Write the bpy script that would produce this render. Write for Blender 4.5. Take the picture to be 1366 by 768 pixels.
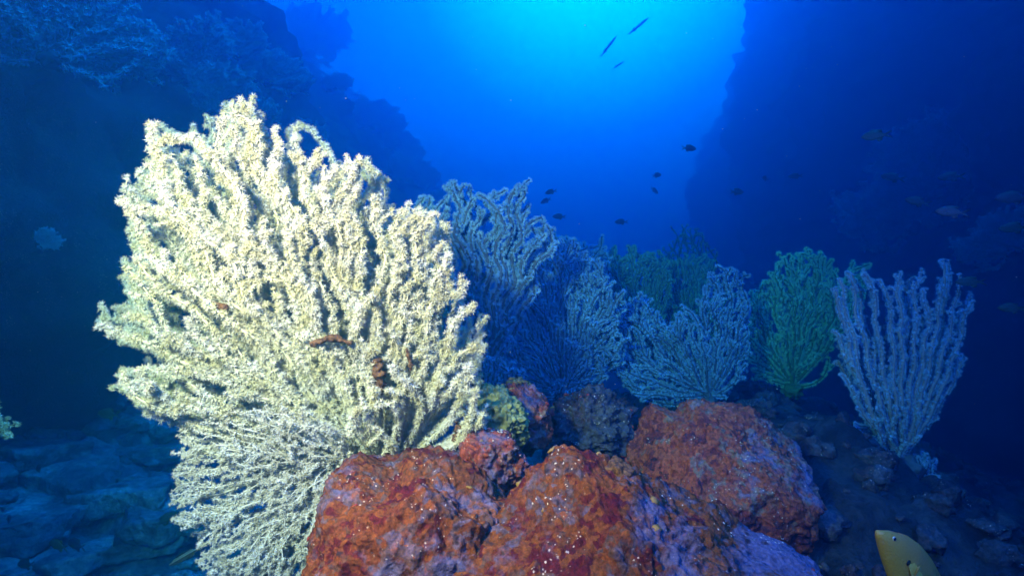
import bpy, bmesh, math, random
import numpy as np
from mathutils import Vector, Matrix

for o in list(bpy.data.objects):
    bpy.data.objects.remove(o)
scene = bpy.context.scene
COL = scene.collection
rad = math.radians

# ------------------------------------------------------------------ camera
W, H, F = 1366.0, 768.0, 759.0           # photograph size and focal length in its pixels
PITCH = 6.5
cam_d = bpy.data.cameras.new("camera")
cam_d.sensor_width = 36.0
cam_d.lens = 36.0 * F / W
cam_d.clip_start = 0.02
cam_d.clip_end = 500
cam = bpy.data.objects.new("camera", cam_d)
COL.objects.link(cam)
cam.rotation_euler = (rad(90 + PITCH), 0, 0)
scene.camera = cam
FWD = np.array([0, math.cos(rad(PITCH)), math.sin(rad(PITCH))])
UP = np.array([0, -math.sin(rad(PITCH)), math.cos(rad(PITCH))])
RIGHT = np.array([1.0, 0, 0])

def P(px, py, d):
    """world point seen at photograph pixel (px, py), d metres along the camera axis"""
    return d * (FWD + (px - W / 2) / F * RIGHT + (H / 2 - py) / F * UP)

# ------------------------------------------------------------------ light
scene.view_settings.view_transform = 'Standard'
scene.view_settings.look = 'None'
scene.view_settings.exposure = 1.0
scene.view_settings.gamma = 1.0
SUN_EL, SUN_AZ = 60.0, 120.0             # high, from just behind the camera
world = bpy.data.worlds.new("World")
scene.world = world
world.use_nodes = True
wt = world.node_tree
wt.nodes.clear()
w_out = wt.nodes.new("ShaderNodeOutputWorld")
w_bg = wt.nodes.new("ShaderNodeBackground")
w_bg.inputs["Strength"].default_value = 0.15
sky = wt.nodes.new("ShaderNodeTexSky")
sky.sky_type = 'NISHITA'
sky.sun_disc = False
sky.sun_elevation = rad(SUN_EL)
sky.sun_rotation = rad(SUN_AZ)
# the daylight reaches this depth through the water surface: brightest towards the sun, deep blue away from it
w_tc = wt.nodes.new("ShaderNodeTexCoord")
w_dot = wt.nodes.new("ShaderNodeVectorMath"); w_dot.operation = 'DOT_PRODUCT'
GEL, GAZ = 36.5, 8.5
w_dot.inputs[1].default_value = (math.sin(rad(GAZ)) * math.cos(rad(GEL)), math.cos(rad(GAZ)) * math.cos(rad(GEL)), math.sin(rad(GEL)))
w_nrm = wt.nodes.new("ShaderNodeVectorMath"); w_nrm.operation = 'NORMALIZE'
w_map = wt.nodes.new("ShaderNodeMapRange")
w_map.inputs[1].default_value = 0.0; w_map.inputs[2].default_value = 1.0
w_ramp = wt.nodes.new("ShaderNodeValToRGB")
r = w_ramp.color_ramp
r.interpolation = 'LINEAR'
WORLD_STOPS = [(0.0, (0.0, 0.022, 0.085)), (0.5, (0.0, 0.030, 0.13)), (0.78, (0.0, 0.040, 0.19)), (0.88, (0.0, 0.052, 0.27)),
               (0.935, (0.0, 0.080, 0.37)), (0.965, (0.0, 0.118, 0.46)), (0.983, (0.0, 0.28, 0.8)), (1.0, (0.002, 0.50, 0.95))]
r.elements[0].position, r.elements[0].color = 0.0, (*WORLD_STOPS[0][1], 1)
r.elements[1].position, r.elements[1].color = 1.0, (*WORLD_STOPS[-1][1], 1)
for p, c in WORLD_STOPS[1:-1]:
    e = r.elements.new(p); e.color = (*c, 1)
w_sky = wt.nodes.new("ShaderNodeMix"); w_sky.data_type = 'RGBA'; w_sky.blend_type = 'MIX'
w_sky.inputs[0].default_value = 0.8
w_sky.inputs[7].default_value = (50, 50, 50, 1)     # the surface scatters the sky evenly before it gets this deep
w_mul = wt.nodes.new("ShaderNodeMix"); w_mul.data_type = 'RGBA'; w_mul.blend_type = 'MULTIPLY'
w_mul.inputs[0].default_value = 1.0
L = wt.links.new
L(w_tc.outputs["Generated"], w_nrm.inputs[0]); L(w_nrm.outputs[0], w_dot.inputs[0])
L(w_dot.outputs["Value"], w_map.inputs[0]); L(w_map.outputs[0], w_ramp.inputs[0])
L(sky.outputs[0], w_sky.inputs[6])
L(w_sky.outputs[2], w_mul.inputs[6]); L(w_ramp.outputs[0], w_mul.inputs[7])
L(w_mul.outputs[2], w_bg.inputs["Color"]); L(w_bg.outputs[0], w_out.inputs[0])

sun_d = bpy.data.lights.new("sun", 'SUN')
sun_d.energy = 5.0
sun_d.angle = rad(25)                    # spread by the rough water surface above
sun_d.color = (0.02, 0.33, 1.0)
sun = bpy.data.objects.new("sun", sun_d); COL.objects.link(sun)
sdir = Vector((math.sin(rad(SUN_AZ)) * math.cos(rad(SUN_EL)), math.cos(rad(SUN_AZ)) * math.cos(rad(SUN_EL)), math.sin(rad(SUN_EL))))
sun.rotation_euler = sdir.to_track_quat('Z', 'Y').to_euler()

def strobe(name, loc, target, energy, size, blend, color):
    d = bpy.data.lights.new(name, 'SPOT')
    d.energy = energy; d.spot_size = rad(size); d.spot_blend = blend
    d.shadow_soft_size = 0.09; d.color = color
    o = bpy.data.objects.new(name, d); COL.objects.link(o)
    o.location = loc
    o.rotation_euler = (Vector(loc) - Vector(target)).to_track_quat('Z', 'Y').to_euler()
    return o
# the photographer's two strobes on their arms
STROBE_C = (1.0, 0.222, 0.17)
strobe("strobe", (-0.62, 0.12, 0.52), P(430, 440, 1.25), 500, 98, 1.0, STROBE_C)
strobe("strobe", (0.62, 0.02, 0.50), P(960, 470, 2.1), 70, 80, 1.0, (0.42, 0.20, 0.98))
HAZE_DENSITY = 0.8
HAZE_COLOR = (0.002, 0.075, 0.208)
HAZE_ABSORB = (0.0, 0.76, 0.962)

# ------------------------------------------------------------------ numpy noise
def _hash(ix, iy, iz, seed):
    h = (ix * 374761393 + iy * 668265263 + iz * 2147483647 + seed * 1274126177) & 0xFFFFFFFF
    h = ((h ^ (h >> 13)) * 1274126177) & 0xFFFFFFFF
    h = ((h ^ (h >> 16)) * 2246822519) & 0xFFFFFFFF
    return ((h ^ (h >> 15)) & 0xFFFFFF) / float(0xFFFFFF)

def vnoise(p, seed=0):
    i = np.floor(p).astype(np.int64); f = p - i
    f = f * f * f * (f * (f * 6 - 15) + 10)
    out = 0
    for dx in (0, 1):
        for dy in (0, 1):
            for dz in (0, 1):
                w = (f[:, 0] if dx else 1 - f[:, 0]) * (f[:, 1] if dy else 1 - f[:, 1]) * (f[:, 2] if dz else 1 - f[:, 2])
                out = out + w * _hash(i[:, 0] + dx, i[:, 1] + dy, i[:, 2] + dz, seed)
    return out * 2 - 1

def fbm(p, scale, octaves=4, seed=0, gain=0.5):
    v = 0; a = 1.0; q = np.asarray(p, float) * scale + 37.1
    for k in range(octaves):
        v = v + a * vnoise(q, seed + k); q = q * 2.03 + 11.7; a *= gain
    return v

def worley(p, scale, seed=0):
    q = np.asarray(p, float) * scale + 51.3
    i = np.floor(q).astype(np.int64)
    f1 = np.full(len(q), 9.0); f2 = np.full(len(q), 9.0); cid = np.zeros(len(q))
    for dx in (-1, 0, 1):
        for dy in (-1, 0, 1):
            for dz in (-1, 0, 1):
                c = i + np.array([dx, dy, dz])
                pt = np.stack([c[:, k] + _hash(c[:, 0], c[:, 1], c[:, 2], seed + 7 * (k + 1)) for k in range(3)], 1)
                d = np.sqrt(((pt - q) ** 2).sum(1))
                near = d < f1
                f2 = np.where(near, f1, np.minimum(f2, d))
                cid = np.where(near, _hash(c[:, 0], c[:, 1], c[:, 2], seed + 99), cid)
                f1 = np.where(near, d, f1)
    return f1, f2, cid

# ------------------------------------------------------------------ object helpers
def mesh_np(name, verts, tris=None, quads=None, mat=None, parent=None, smooth=True):
    me = bpy.data.meshes.new(name)
    verts = np.asarray(verts, np.float32)
    idx, starts, n = [], [], 0
    for arr, k in ((tris, 3), (quads, 4)):
        if arr is not None and len(arr):
            arr = np.asarray(arr, np.int32)
            idx.append(arr.ravel()); starts.append(np.arange(len(arr)) * k + n); n += arr.size
    idx = np.concatenate(idx); starts = np.concatenate(starts)
    me.vertices.add(len(verts)); me.vertices.foreach_set("co", verts.ravel())
    me.loops.add(len(idx)); me.loops.foreach_set("vertex_index", idx.astype(np.int32))
    me.polygons.add(len(starts)); me.polygons.foreach_set("loop_start", starts.astype(np.int32))
    me.polygons.foreach_set("use_smooth", np.full(len(starts), smooth, bool))
    me.update(calc_edges=True)
    if mat: me.materials.append(mat)
    o = bpy.data.objects.new(name, me)
    COL.objects.link(o)
    if parent is not None: o.parent = parent
    return o

def tag(o, label=None, cat=None, group=None, kind=None):
    if label: o["label"] = label
    if cat: o["category"] = cat
    if group: o["group"] = group
    if kind: o["kind"] = kind
    return o

def empty(name, loc):
    o = bpy.data.objects.new(name, None)
    o.empty_display_size = 0.05
    o.location = loc
    COL.objects.link(o)
    return o

def copy_tree(o, parent=None):
    c = o.copy(); COL.objects.link(c)
    if parent is not None: c.parent = parent
    for ch in [x for x in COL.objects if x.parent == o]:
        copy_tree(ch, c)
    return c

# ------------------------------------------------------------------ materials
class NT:
    def __init__(s, name):
        s.m = bpy.data.materials.new(name); s.m.use_nodes = True
        s.t = s.m.node_tree; s.t.nodes.clear()
        s.out = s.t.nodes.new("ShaderNodeOutputMaterial")
    def n(s, kind, **kw):
        nd = s.t.nodes.new("ShaderNode" + kind)
        for k, v in kw.items():
            if k in nd.bl_rna.properties: setattr(nd, k, v)
        return nd
    def l(s, a, b): s.t.links.new(a, b)
    def coords(s):
        return s.n("TexCoord").outputs["Object"]
    def noise(s, co, scale, detail=4, rough=0.55, dist=0.0):
        n = s.n("TexNoise"); s.l(co, n.inputs["Vector"])
        n.inputs["Scale"].default_value = scale; n.inputs["Detail"].default_value = detail
        n.inputs["Roughness"].default_value = rough; n.inputs["Distortion"].default_value = dist
        return n
    def voro(s, co, scale, feature='F1', rnd=1.0):
        n = s.n("TexVoronoi", feature=feature); s.l(co, n.inputs["Vector"])
        n.inputs["Scale"].default_value = scale; n.inputs["Randomness"].default_value = rnd
        return n
    def ramp(s, fac, stops, interp='LINEAR'):
        n = s.n("ValToRGB"); cr = n.color_ramp; cr.interpolation = interp
        cr.elements[0].position = stops[0][0]; cr.elements[0].color = (*stops[0][1], 1)
        cr.elements[1].position = stops[-1][0]; cr.elements[1].color = (*stops[-1][1], 1)
        for p, c in stops[1:-1]:
            e = cr.elements.new(p); e.color = (*c, 1)
        s.l(fac, n.inputs[0]); return n.outputs[0]
    def g(s, fac, a, b):
        return s.ramp(fac, [(a, (0, 0, 0)), (b, (1, 1, 1))])
    def mix(s, fac, a, b, mode='MIX'):
        n = s.n("Mix", data_type='RGBA', blend_type=mode)
        if isinstance(fac, float): n.inputs[0].default_value = fac
        else: s.l(fac, n.inputs[0])
        for v, k in ((a, 6), (b, 7)):
            if isinstance(v, tuple): n.inputs[k].default_value = (*v, 1)
            else: s.l(v, n.inputs[k])
        return n.outputs[2]
    def warp(s, co, scale, amt):
        n = s.noise(co, scale, 3)
        m = s.n("VectorMath", operation='MULTIPLY_ADD')
        s.l(n.outputs["Color"], m.inputs[0]); m.inputs[1].default_value = (amt, amt, amt); s.l(co, m.inputs[2])
        return m.outputs[0]
    def bump(s, h, dist, strength=1.0, normal=None):
        b = s.n("Bump"); s.l(h, b.inputs["Height"])
        b.inputs["Distance"].default_value = dist; b.inputs["Strength"].default_value = strength
        if normal: s.l(normal, b.inputs["Normal"])
        return b.outputs[0]
    def bsdf(s, col, rough=0.8, spec=0.25, normal=None, trans=0.0):
        p = s.n("BsdfPrincipled")
        if isinstance(col, tuple): p.inputs["Base Color"].default_value = (*col, 1)
        else: s.l(col, p.inputs["Base Color"])
        p.inputs["Roughness"].default_value = rough
        p.inputs["Specular IOR Level"].default_value = spec
        if normal: s.l(normal, p.inputs["Normal"])
        sh = p.outputs[0]
        if trans > 0:
            t = s.n("BsdfTranslucent")
            if isinstance(col, tuple): t.inputs[0].default_value = (*col, 1)
            else: s.l(col, t.inputs[0])
            mx = s.n("MixShader"); mx.inputs[0].default_value = trans
            s.l(sh, mx.inputs[1]); s.l(t.outputs[0], mx.inputs[2]); sh = mx.outputs[0]
        s.l(sh, s.out.inputs[0])
        return s.m

def crust_material(name, palette, patch=None, lilac=(0.13, 0.12, 0.21), lim=0.495):
    """rock grown over by sponges, coralline algae and ascidians"""
    t = NT(name); co = t.coords()
    wco = t.warp(co, 14, 0.05)
    big = t.noise(wco, 5.5, 5, 0.6)
    cells = t.voro(t.warp(co, 30, 0.025), 26)
    small = t.voro(t.warp(co, 70, 0.012), 75)
    sep = t.n("SeparateColor"); t.l(cells.outputs["Color"], sep.inputs[0])
    sep2 = t.n("SeparateColor"); t.l(small.outputs["Color"], sep2.inputs[0])
    add = t.n("Math", operation='MULTIPLY_ADD'); t.l(sep.outputs[0], add.inputs[0]); add.inputs[1].default_value = 0.26
    sub = t.n("Math", operation='MULTIPLY_ADD'); t.l(sep2.outputs[0], sub.inputs[0]); sub.inputs[1].default_value = 0.20; sub.inputs[2].default_value = -0.23
    t.l(sub.outputs[0], add.inputs[2])
    tot = t.n("Math", operation='ADD'); t.l(big.outputs[0], tot.inputs[0]); t.l(add.outputs[0], tot.inputs[1])
    col = t.ramp(tot.outputs[0], palette)
    # soft lilac drifts: coralline algae, plus blue light from above put into colour; pale barnacle specks, dark pits
    lil = t.noise(t.warp(co, 7, 0.10), 6.5, 7, 0.68)
    col = t.mix(t.g(lil.outputs[0], lim, lim + 0.09), col, lilac)
    mott = t.noise(co, 130, 6, 0.75)
    col = t.mix(0.75, col, t.ramp(mott.outputs[0], [(0.32, (0.12, 0.1, 0.1)), (0.48, (0.75, 0.75, 0.75)), (0.66, (1.5, 1.45, 1.4))]), 'MULTIPLY')
    sp = t.voro(t.warp(co, 60, 0.01), 120)
    spm = t.noise(co, 17, 3)
    s1 = t.ramp(sp.outputs["Distance"], [(0.12, (1, 1, 1)), (0.24, (0, 0, 0))])
    s1 = t.mix(1.0, s1, t.g(spm.outputs[0], 0.52, 0.62), 'MULTIPLY')
    col = t.mix(s1, col, (0.62, 0.56, 0.5))
    pit = t.voro(t.warp(co, 40, 0.02), 48)
    pm = t.noise(co, 8, 3)
    p1 = t.ramp(pit.outputs["Distance"], [(0.15, (1, 1, 1)), (0.34, (0, 0, 0))])
    p1 = t.mix(1.0, p1, t.g(pm.outputs[0], 0.50, 0.6), 'MULTIPLY')
    col = t.mix(p1, col, (0.035, 0.022, 0.03))
    if patch:
        (pc, pr, pcol) = patch
        d = t.n("VectorMath", operation='DISTANCE'); t.l(t.warp(co, 25, 0.03), d.inputs[0]); d.inputs[1].default_value = pc
        col = t.mix(t.ramp(d.outputs["Value"], [(pr * 0.86, (1, 1, 1)), (pr, (0, 0, 0))]), col, pcol)
    h1 = t.noise(co, 45, 8, 0.65); h2 = t.voro(t.warp(co, 60, 0.01), 90)
    nb = t.bump(h1.outputs[0], 0.010, 0.9)
    nb = t.bump(h2.outputs["Distance"], 0.004, 0.7, nb)
    nb = t.bump(p1, 0.004, -1.0, nb) if False else nb
    return t.bsdf(col, 0.92, 0.12, nb)

M_ORANGE = crust_material("orange crust", [(0.22, (0.10, 0.012, 0.02)), (0.34, (0.11, 0.018, 0.017)), (0.42, (0.225, 0.072, 0.019)),
    (0.50, (0.165, 0.048, 0.017)), (0.55, (0.13, 0.07, 0.05)), (0.64, (0.14, 0.10, 0.14)), (0.72, (0.26, 0.08, 0.03)), (0.84, (0.13, 0.11, 0.06))])
M_RUST = crust_material("rust crust", [(0.22, (0.06, 0.02, 0.03)), (0.36, (0.20, 0.045, 0.035)), (0.46, (0.34, 0.08, 0.035)),
    (0.55, (0.24, 0.055, 0.04)), (0.63, (0.22, 0.13, 0.09)), (0.75, (0.24, 0.13, 0.2)), (0.85, (0.14, 0.10, 0.06))])
def _dim(name, darker_right):
    t = NT(name); co = t.coords()
    a = t.noise(t.warp(co, 3, 0.2), 3.2, 8, 0.6); b = t.noise(co, 40, 6, 0.65)
    col = t.ramp(a.outputs[0], [(0.3, (0.06, 0.06, 0.07)), (0.45, (0.16, 0.16, 0.18)), (0.56, (0.30, 0.31, 0.33)), (0.63, (0.42, 0.42, 0.44)), (0.75, (0.18, 0.16, 0.15))])
    col = t.mix(0.8, col, t.ramp(b.outputs[0], [(0.3, (0.2, 0.2, 0.2)), (0.5, (0.8, 0.8, 0.8)), (0.7, (1.4, 1.4, 1.4))]), 'MULTIPLY')
    sx = t.n("SeparateXYZ"); t.l(t.warp(co, 1.5, 0.8), sx.inputs[0])
    mr = t.n("MapRange"); t.l(sx.outputs[0], mr.inputs[0]); mr.inputs[1].default_value = 0.1; mr.inputs[2].default_value = 0.7
    dark = t.mix(1.0, col, (0.15, 0.15, 0.16), 'MULTIPLY')
    if darker_right: col = t.mix(mr.outputs[0], col, dark)  # rock colour gets darker towards the right
    nb = t.bump(b.outputs[0], 0.02, 0.9)
    nb = t.bump(t.noise(co, 9, 8, 0.6).outputs[0], 0.08, 0.6, nb)
    return t.bsdf(col, 0.85, 0.2, nb)
M_ROCK = _dim("reef rock", True)
M_SLAB = _dim("slab rock", False)
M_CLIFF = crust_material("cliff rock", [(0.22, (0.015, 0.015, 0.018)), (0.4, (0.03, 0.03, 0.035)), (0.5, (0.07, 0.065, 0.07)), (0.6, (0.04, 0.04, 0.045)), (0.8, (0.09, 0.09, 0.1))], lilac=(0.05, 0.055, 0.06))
M_DARKROCK = crust_material("dark crust", [(0.22, (0.02, 0.015, 0.02)), (0.4, (0.05, 0.03, 0.035)), (0.5, (0.10, 0.06, 0.06)), (0.6, (0.06, 0.06, 0.07)), (0.8, (0.12, 0.1, 0.12))], lilac=(0.06, 0.06, 0.07))

def tissue(name, c1, c2, scale=60, trans=0.0, rough=0.65):
    t = NT(name); co = t.coords()
    n = t.noise(co, scale, 4, 0.6); n2 = t.noise(co, 9, 3)
    col = t.mix(t.g(n.outputs[0], 0.38, 0.62), c1, c2)
    col = t.mix(0.5, col, t.ramp(n2.outputs[0], [(0.35, (0.7, 0.7, 0.7)), (0.65, (1.1, 1.1, 1.1))]), 'MULTIPLY')
    return t.bsdf(col, rough, 0.25, t.bump(n.outputs[0], 0.002, 0.6), trans)

M_WHITE_CORE = tissue("cream coral axis", (0.6, 0.57, 0.36), (0.7, 0.68, 0.48))
M_WHITE_POLYP = tissue("cream polyps", (0.78, 0.76, 0.46), (0.92, 0.92, 0.80), 25, 0.35)
M_PALE_CORE = tissue("pale coral axis", (0.48, 0.46, 0.38), (0.6, 0.6, 0.55))
M_PALE_POLYP = tissue("pale polyps", (0.74, 0.72, 0.56), (0.9, 0.9, 0.82), 25, 0.35)
M_BLUE_CORE = tissue("dark coral axis", (0.05, 0.06, 0.08), (0.09, 0.10, 0.12))
M_BLUE_POLYP = tissue("blue white polyps", (0.34, 0.58, 0.80), (0.55, 0.76, 0.92), 30, 0.5)
M_TEAL_CORE = tissue("teal coral axis", (0.06, 0.10, 0.08), (0.10, 0.14, 0.1))
M_TEAL_POLYP = tissue("teal polyps", (0.38, 0.60, 0.42), (0.5, 0.7, 0.5), 30, 0.5)
M_GREEN_CORE = tissue("green coral axis", (0.06, 0.13, 0.03), (0.10, 0.18, 0.05))
M_GREEN_POLYP = tissue("green polyps", (0.5, 0.94, 0.58), (0.62, 0.97, 0.68), 30, 0.5)
M_MAUVE_CORE = tissue("mauve coral axis", (0.28, 0.20, 0.18), (0.4, 0.3, 0.27))
M_MAUVE_POLYP = tissue("mauve white polyps", (0.46, 0.62, 0.74), (0.64, 0.76, 0.86), 30, 0.45)
M_BROWN = tissue("brown sponge", (0.05, 0.022, 0.010), (0.20, 0.10, 0.035), 160)
M_GREENSPONGE = tissue("olive knobbly coral", (0.13, 0.15, 0.05), (0.26, 0.27, 0.10), 90)
M_HOLD = tissue("holdfast", (0.05, 0.06, 0.07), (0.12, 0.12, 0.13), 50)

# ------------------------------------------------------------------ seabed and cliffs
def interp(x, xs, ys): return np.interp(x, xs, ys)
def smooth01(t):
    t = np.clip(t, 0, 1); return t * t * (3 - 2 * t)

def seabed_height(x, y):
    p = np.stack([x, y, np.zeros_like(x)], 1)
    top = interp(y, [-4, 0.4, 1.0, 1.8, 2.5, 3.3, 4.2, 6.5, 40], [-0.9, -0.62, -0.50, -0.31, -0.225, -0.24, -0.5, -1.3, -2.2])
    left_edge = interp(y, [-4, 0.8, 1.4, 2.4, 3.5, 6], [-0.2, -0.36, -0.42, -0.30, -0.2, 0.2]) + 0.12 * fbm(p, 1.1, 3, 5)
    low = -1.08 + 0.045 * np.clip(y - 3, 0, 6) + 0.27 * np.clip(-x - 1.2, 0, 4) ** 1.3 + interp(y, [6, 12, 40], [0, -0.2, -1.2])
    # tilted bedrock ledges on the left floor
    q = p * np.array([1.0, 0.75, 1]); q = q + 0.10 * np.stack([fbm(p, 2.1, 3, 61), fbm(p, 2.1, 3, 62), 0 * x], 1)
    f1, f2, cid = worley(q, 1.9, 3)
    edge = smooth01((f2 - f1) / 0.22)
    low = low + (cid - 0.5) * 0.40 * edge + 0.10 * np.sin(cid * 40) * (x * 0.6 + y * 0.3 - np.floor(x * 0.6 + y * 0.3)) * edge
    k = smooth01((x - left_edge) / 0.35 + 0.5)
    right = np.clip(x - interp(y, [0, 1.2, 2.2, 3.2, 5], [0.6, 0.75, 1.0, 1.45, 1.6]), 0, 4)
    top = top - 0.40 * right - 0.05 * right ** 2
    z = low * (1 - k) + top * k
    rough = 0.10 * fbm(p, 1.6, 4, 11) + 0.030 * fbm(p, 9, 4, 21)
    g1, g2, gid = worley(p + 0.06 * np.stack([fbm(p, 5, 2, 31), fbm(p, 5, 2, 32), 0 * x], 1), 4.2, 8)
    rough = rough + 0.10 * (0.55 - g1) * (0.3 + gid) * interp(y, [0.5, 1.6, 3], [0.4, 0.9, 1.0])
    h1, h2, hid = worley(p + 0.02 * np.stack([fbm(p, 14, 2, 33), fbm(p, 14, 2, 34), 0 * x], 1), 12, 9)
    rough = rough + 0.045 * (0.55 - h1) * (0.1 + 1.3 * hid) + 0.02 * (1 - np.abs(fbm(p, 6, 4, 71)) - 0.7)
    return z + rough * (0.45 + 0.55 * k)

def axis(lo, hi, c, n, s):
    a, b = math.asinh((lo - c) / s), math.asinh((hi - c) / s)
    return c + s * np.sinh(np.linspace(a, b, n))
def grid_quads(nx, ny):
    i = np.arange(nx * ny).reshape(ny, nx)
    return np.stack([i[:-1, :-1].ravel(), i[:-1, 1:].ravel(), i[1:, 1:].ravel(), i[1:, :-1].ravel()], 1)
gx = axis(-26, 26, 0.2, 560, 1.6); gy = axis(-3, 38, 2.0, 520, 1.3)
X, Y = np.meshgrid(gx, gy)
Z = seabed_height(X.ravel(), Y.ravel())
seabed = mesh_np("seabed", np.stack([X.ravel(), Y.ravel(), Z], 1), quads=grid_quads(len(gx), len(gy)), mat=M_ROCK)
tag(seabed, "dim blue rocky seabed rising in a mound under the corals", "seabed", kind="structure")
def on_seabed(px, py):
    d = np.arange(0.8, 12.0, 0.02)
    q = np.array([P(px, py, k) for k in d])
    hit = q[:, 2] < seabed_height(q[:, 0], q[:, 1])
    return float(d[hit.argmax()]) if hit.any() else 6.0
def ground(x, y):
    return float(seabed_height(np.array([x], float), np.array([y], float))[0])

def left_x(y, z):
    p = np.stack([0 * y, y, z], 1)
    f1, f2, cid = worley(p * np.array([1, 0.8, 1.3]), 0.9, 41)
    zr = z + 0.5 * fbm(p, 0.5, 3, 44)
    return -2.5 - 0.65 * np.clip(0.35 - z, 0, 1.1) + 0.18 * np.clip(y - 4.4, 0, 18) - 0.20 * (np.minimum(zr, 3) + 1) - 0.9 * np.maximum(zr - 3, 0) + 0.55 * fbm(p, 0.45, 5, 41) + 0.35 * (cid - 0.5) * smooth01((f2 - f1) / 0.2) + 0.12 * fbm(p, 3, 4, 46)
def right_x(y, z):
    p = np.stack([0 * y, y, z], 1)
    f1, f2, cid = worley(p * np.array([1, 0.8, 1.3]), 0.9, 47)
    return 4.1 + 0.012 * np.clip(y - 5, 0, 50) ** 2 + 0.13 * (z + 1) - (0.85 * fbm(p, 0.42, 6, 49) + 0.3 * (cid - 0.5) * smooth01((f2 - f1) / 0.2) + 0.12 * fbm(p, 3, 4, 52))
def cliff(fx, y0, y1, side, label, ztop=8.0):
    ny, nz = 320, 170
    yy, zz = np.meshgrid(np.linspace(y0, y1, ny), np.linspace(-2.4, ztop, nz))
    yy, zz = yy.ravel(), zz.ravel()
    q = grid_quads(ny, nz)
    if side > 0: q = q[:, ::-1]
    o = mesh_np("cliff", np.stack([fx(yy, zz), yy, zz], 1), quads=q, mat=M_CLIFF)
    return tag(o, label, "cliff", kind="structure")
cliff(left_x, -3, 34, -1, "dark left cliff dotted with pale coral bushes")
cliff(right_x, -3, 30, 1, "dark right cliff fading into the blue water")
def on_cliff(px, py, dmax=16.0):
    """distance along the view of the cliff face at a photograph pixel"""
    d = np.arange(1.5, dmax, 0.03)
    q = np.array([P(px, py, k) for k in d])
    hit = (q[:, 0] < left_x(q[:, 1], q[:, 2])) if px < 700 else (q[:, 0] > right_x(q[:, 1], q[:, 2]))
    return float(d[hit.argmax()]) if hit.any() else None

# the sea itself fills the whole place: one closed even volume
hb = bmesh.new()
bmesh.ops.create_cube(hb, size=1.0)
for v in hb.verts:
    v.co = Vector((v.co.x * 50, 17 + v.co.y * 46, 2.45 + v.co.z * 12.0))
hm = bpy.data.meshes.new("haze"); hb.to_mesh(hm); hb.free()
haze = bpy.data.objects.new("haze", hm); COL.objects.link(haze)
tag(haze, "clear blue sea water fading everything with distance", "water", kind="stuff")
t = NT("sea water")
pv = t.n("VolumePrincipled")
pv.inputs["Color"].default_value = (*HAZE_COLOR, 1)
pv.inputs["Absorption Color"].default_value = (*HAZE_ABSORB, 1)
pv.inputs["Density"].default_value = HAZE_DENSITY
pv.inputs["Anisotropy"].default_value = 0.78
t.l(pv.outputs[0], t.out.inputs["Volume"])
hm.materials.append(t.m)

# ------------------------------------------------------------------ boulders
_ico = {}
def ico(sub):
    if sub not in _ico:
        b = bmesh.new(); bmesh.ops.create_icosphere(b, subdivisions=sub, radius=1.0)
        v = np.array([x.co[:] for x in b.verts]); f = np.array([[q.index for q in x.verts] for x in b.faces]); b.free()
        _ico[sub] = (v, f)
    return _ico[sub]

def ray_poly(poly, cx, cy, ang):
    out = np.zeros(len(ang))
    dx, dy = np.cos(ang), np.sin(ang)
    for (x0, y0), (x1, y1) in zip(poly, poly[1:] + poly[:1]):
        ex, ey = x1 - x0, y1 - y0
        den = dx * ey - dy * ex
        den = np.where(np.abs(den) < 1e-9, 1e-9, den)
        tt = ((x0 - cx) * ey - (y0 - cy) * ex) / den
        ss = ((x0 - cx) * dy - (y0 - cy) * dx) / den
        ok = (tt > 0) & (ss >= -1e-6) & (ss <= 1 + 1e-6)
        out = np.where(ok & (tt > out), tt, out)
    return out

def boulder(name, label, poly, D, T, sub, mat, seed, amp=(0.03, 0.012, 0.004), lean=0.0, group=None, cat="boulder", center=None, block=0.75, shrink=1.0, facets=24):
    """closed rock; poly is the outline it shows, D its distance, T its half depth in metres"""
    cx, cy = center or (sum(p[0] for p in poly) / len(poly), sum(p[1] for p in poly) / len(poly))
    v, f = ico(sub)
    th = np.arctan2(-v[:, 1], v[:, 0])
    angs = np.linspace(-math.pi, math.pi, 361)
    R = ray_poly(poly, cx, cy, angs) * shrink * 1.06
    for _ in range(4): R = 0.5 * R + 0.25 * (np.roll(R, 1) + np.roll(R, -1))
    rr = np.interp(th, angs, R)
    c = np.sqrt(v[:, 0] ** 2 + v[:, 1] ** 2)
    cs = c ** block
    px = rr * cs * np.cos(th); py = rr * cs * np.sin(th)
    wz = np.sign(v[:, 2]) * np.abs(v[:, 2]) ** block * T
    s = D / F
    loc = P(cx, cy, D)
    pos = (px * s)[:, None] * RIGHT + (-py * s)[:, None] * UP + (wz + lean * (-py * s))[:, None] * FWD
    rgp = np.random.default_rng(seed); ext = np.abs(pos).max(0)
    for _ in range(facets):
        pn = rgp.normal(0, 1, 3); pn /= np.linalg.norm(pn)
        h = np.quantile(pos @ pn, rgp.uniform(0.88, 0.98))
        pos = pos - np.maximum(pos @ pn - h, 0)[:, None] * 0.9 * pn
    nrm = pos / np.maximum(np.linalg.norm(pos, axis=1), 1e-6)[:, None]
    d = amp[0] * fbm(pos, 7, 4, seed) 
    w1, w2, wid = worley(pos + 0.02 * np.stack([fbm(pos, 20, 2, seed + k) for k in (1, 2, 3)], 1), 16, seed)
    d = d + amp[1] * ((0.6 - w1) * (0.4 + wid) + 0.8 * fbm(pos, 28, 3, seed + 9))
    s1, s2, sid = worley(pos, 62, seed + 4)
    ridge = 1 - np.abs(fbm(pos, 11, 4, seed + 12))
    d = d + amp[1] * 1.1 * (ridge - 0.7) + amp[2] * ((0.6 - s1) * (0.2 + 1.4 * sid) + 1.3 * fbm(pos, 120, 3, seed + 6))
    pos = pos + nrm * d[:, None]
    o = mesh_np(name, pos, tris=f, mat=mat)
    o.location = loc
    return tag(o, label, cat, group)

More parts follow.
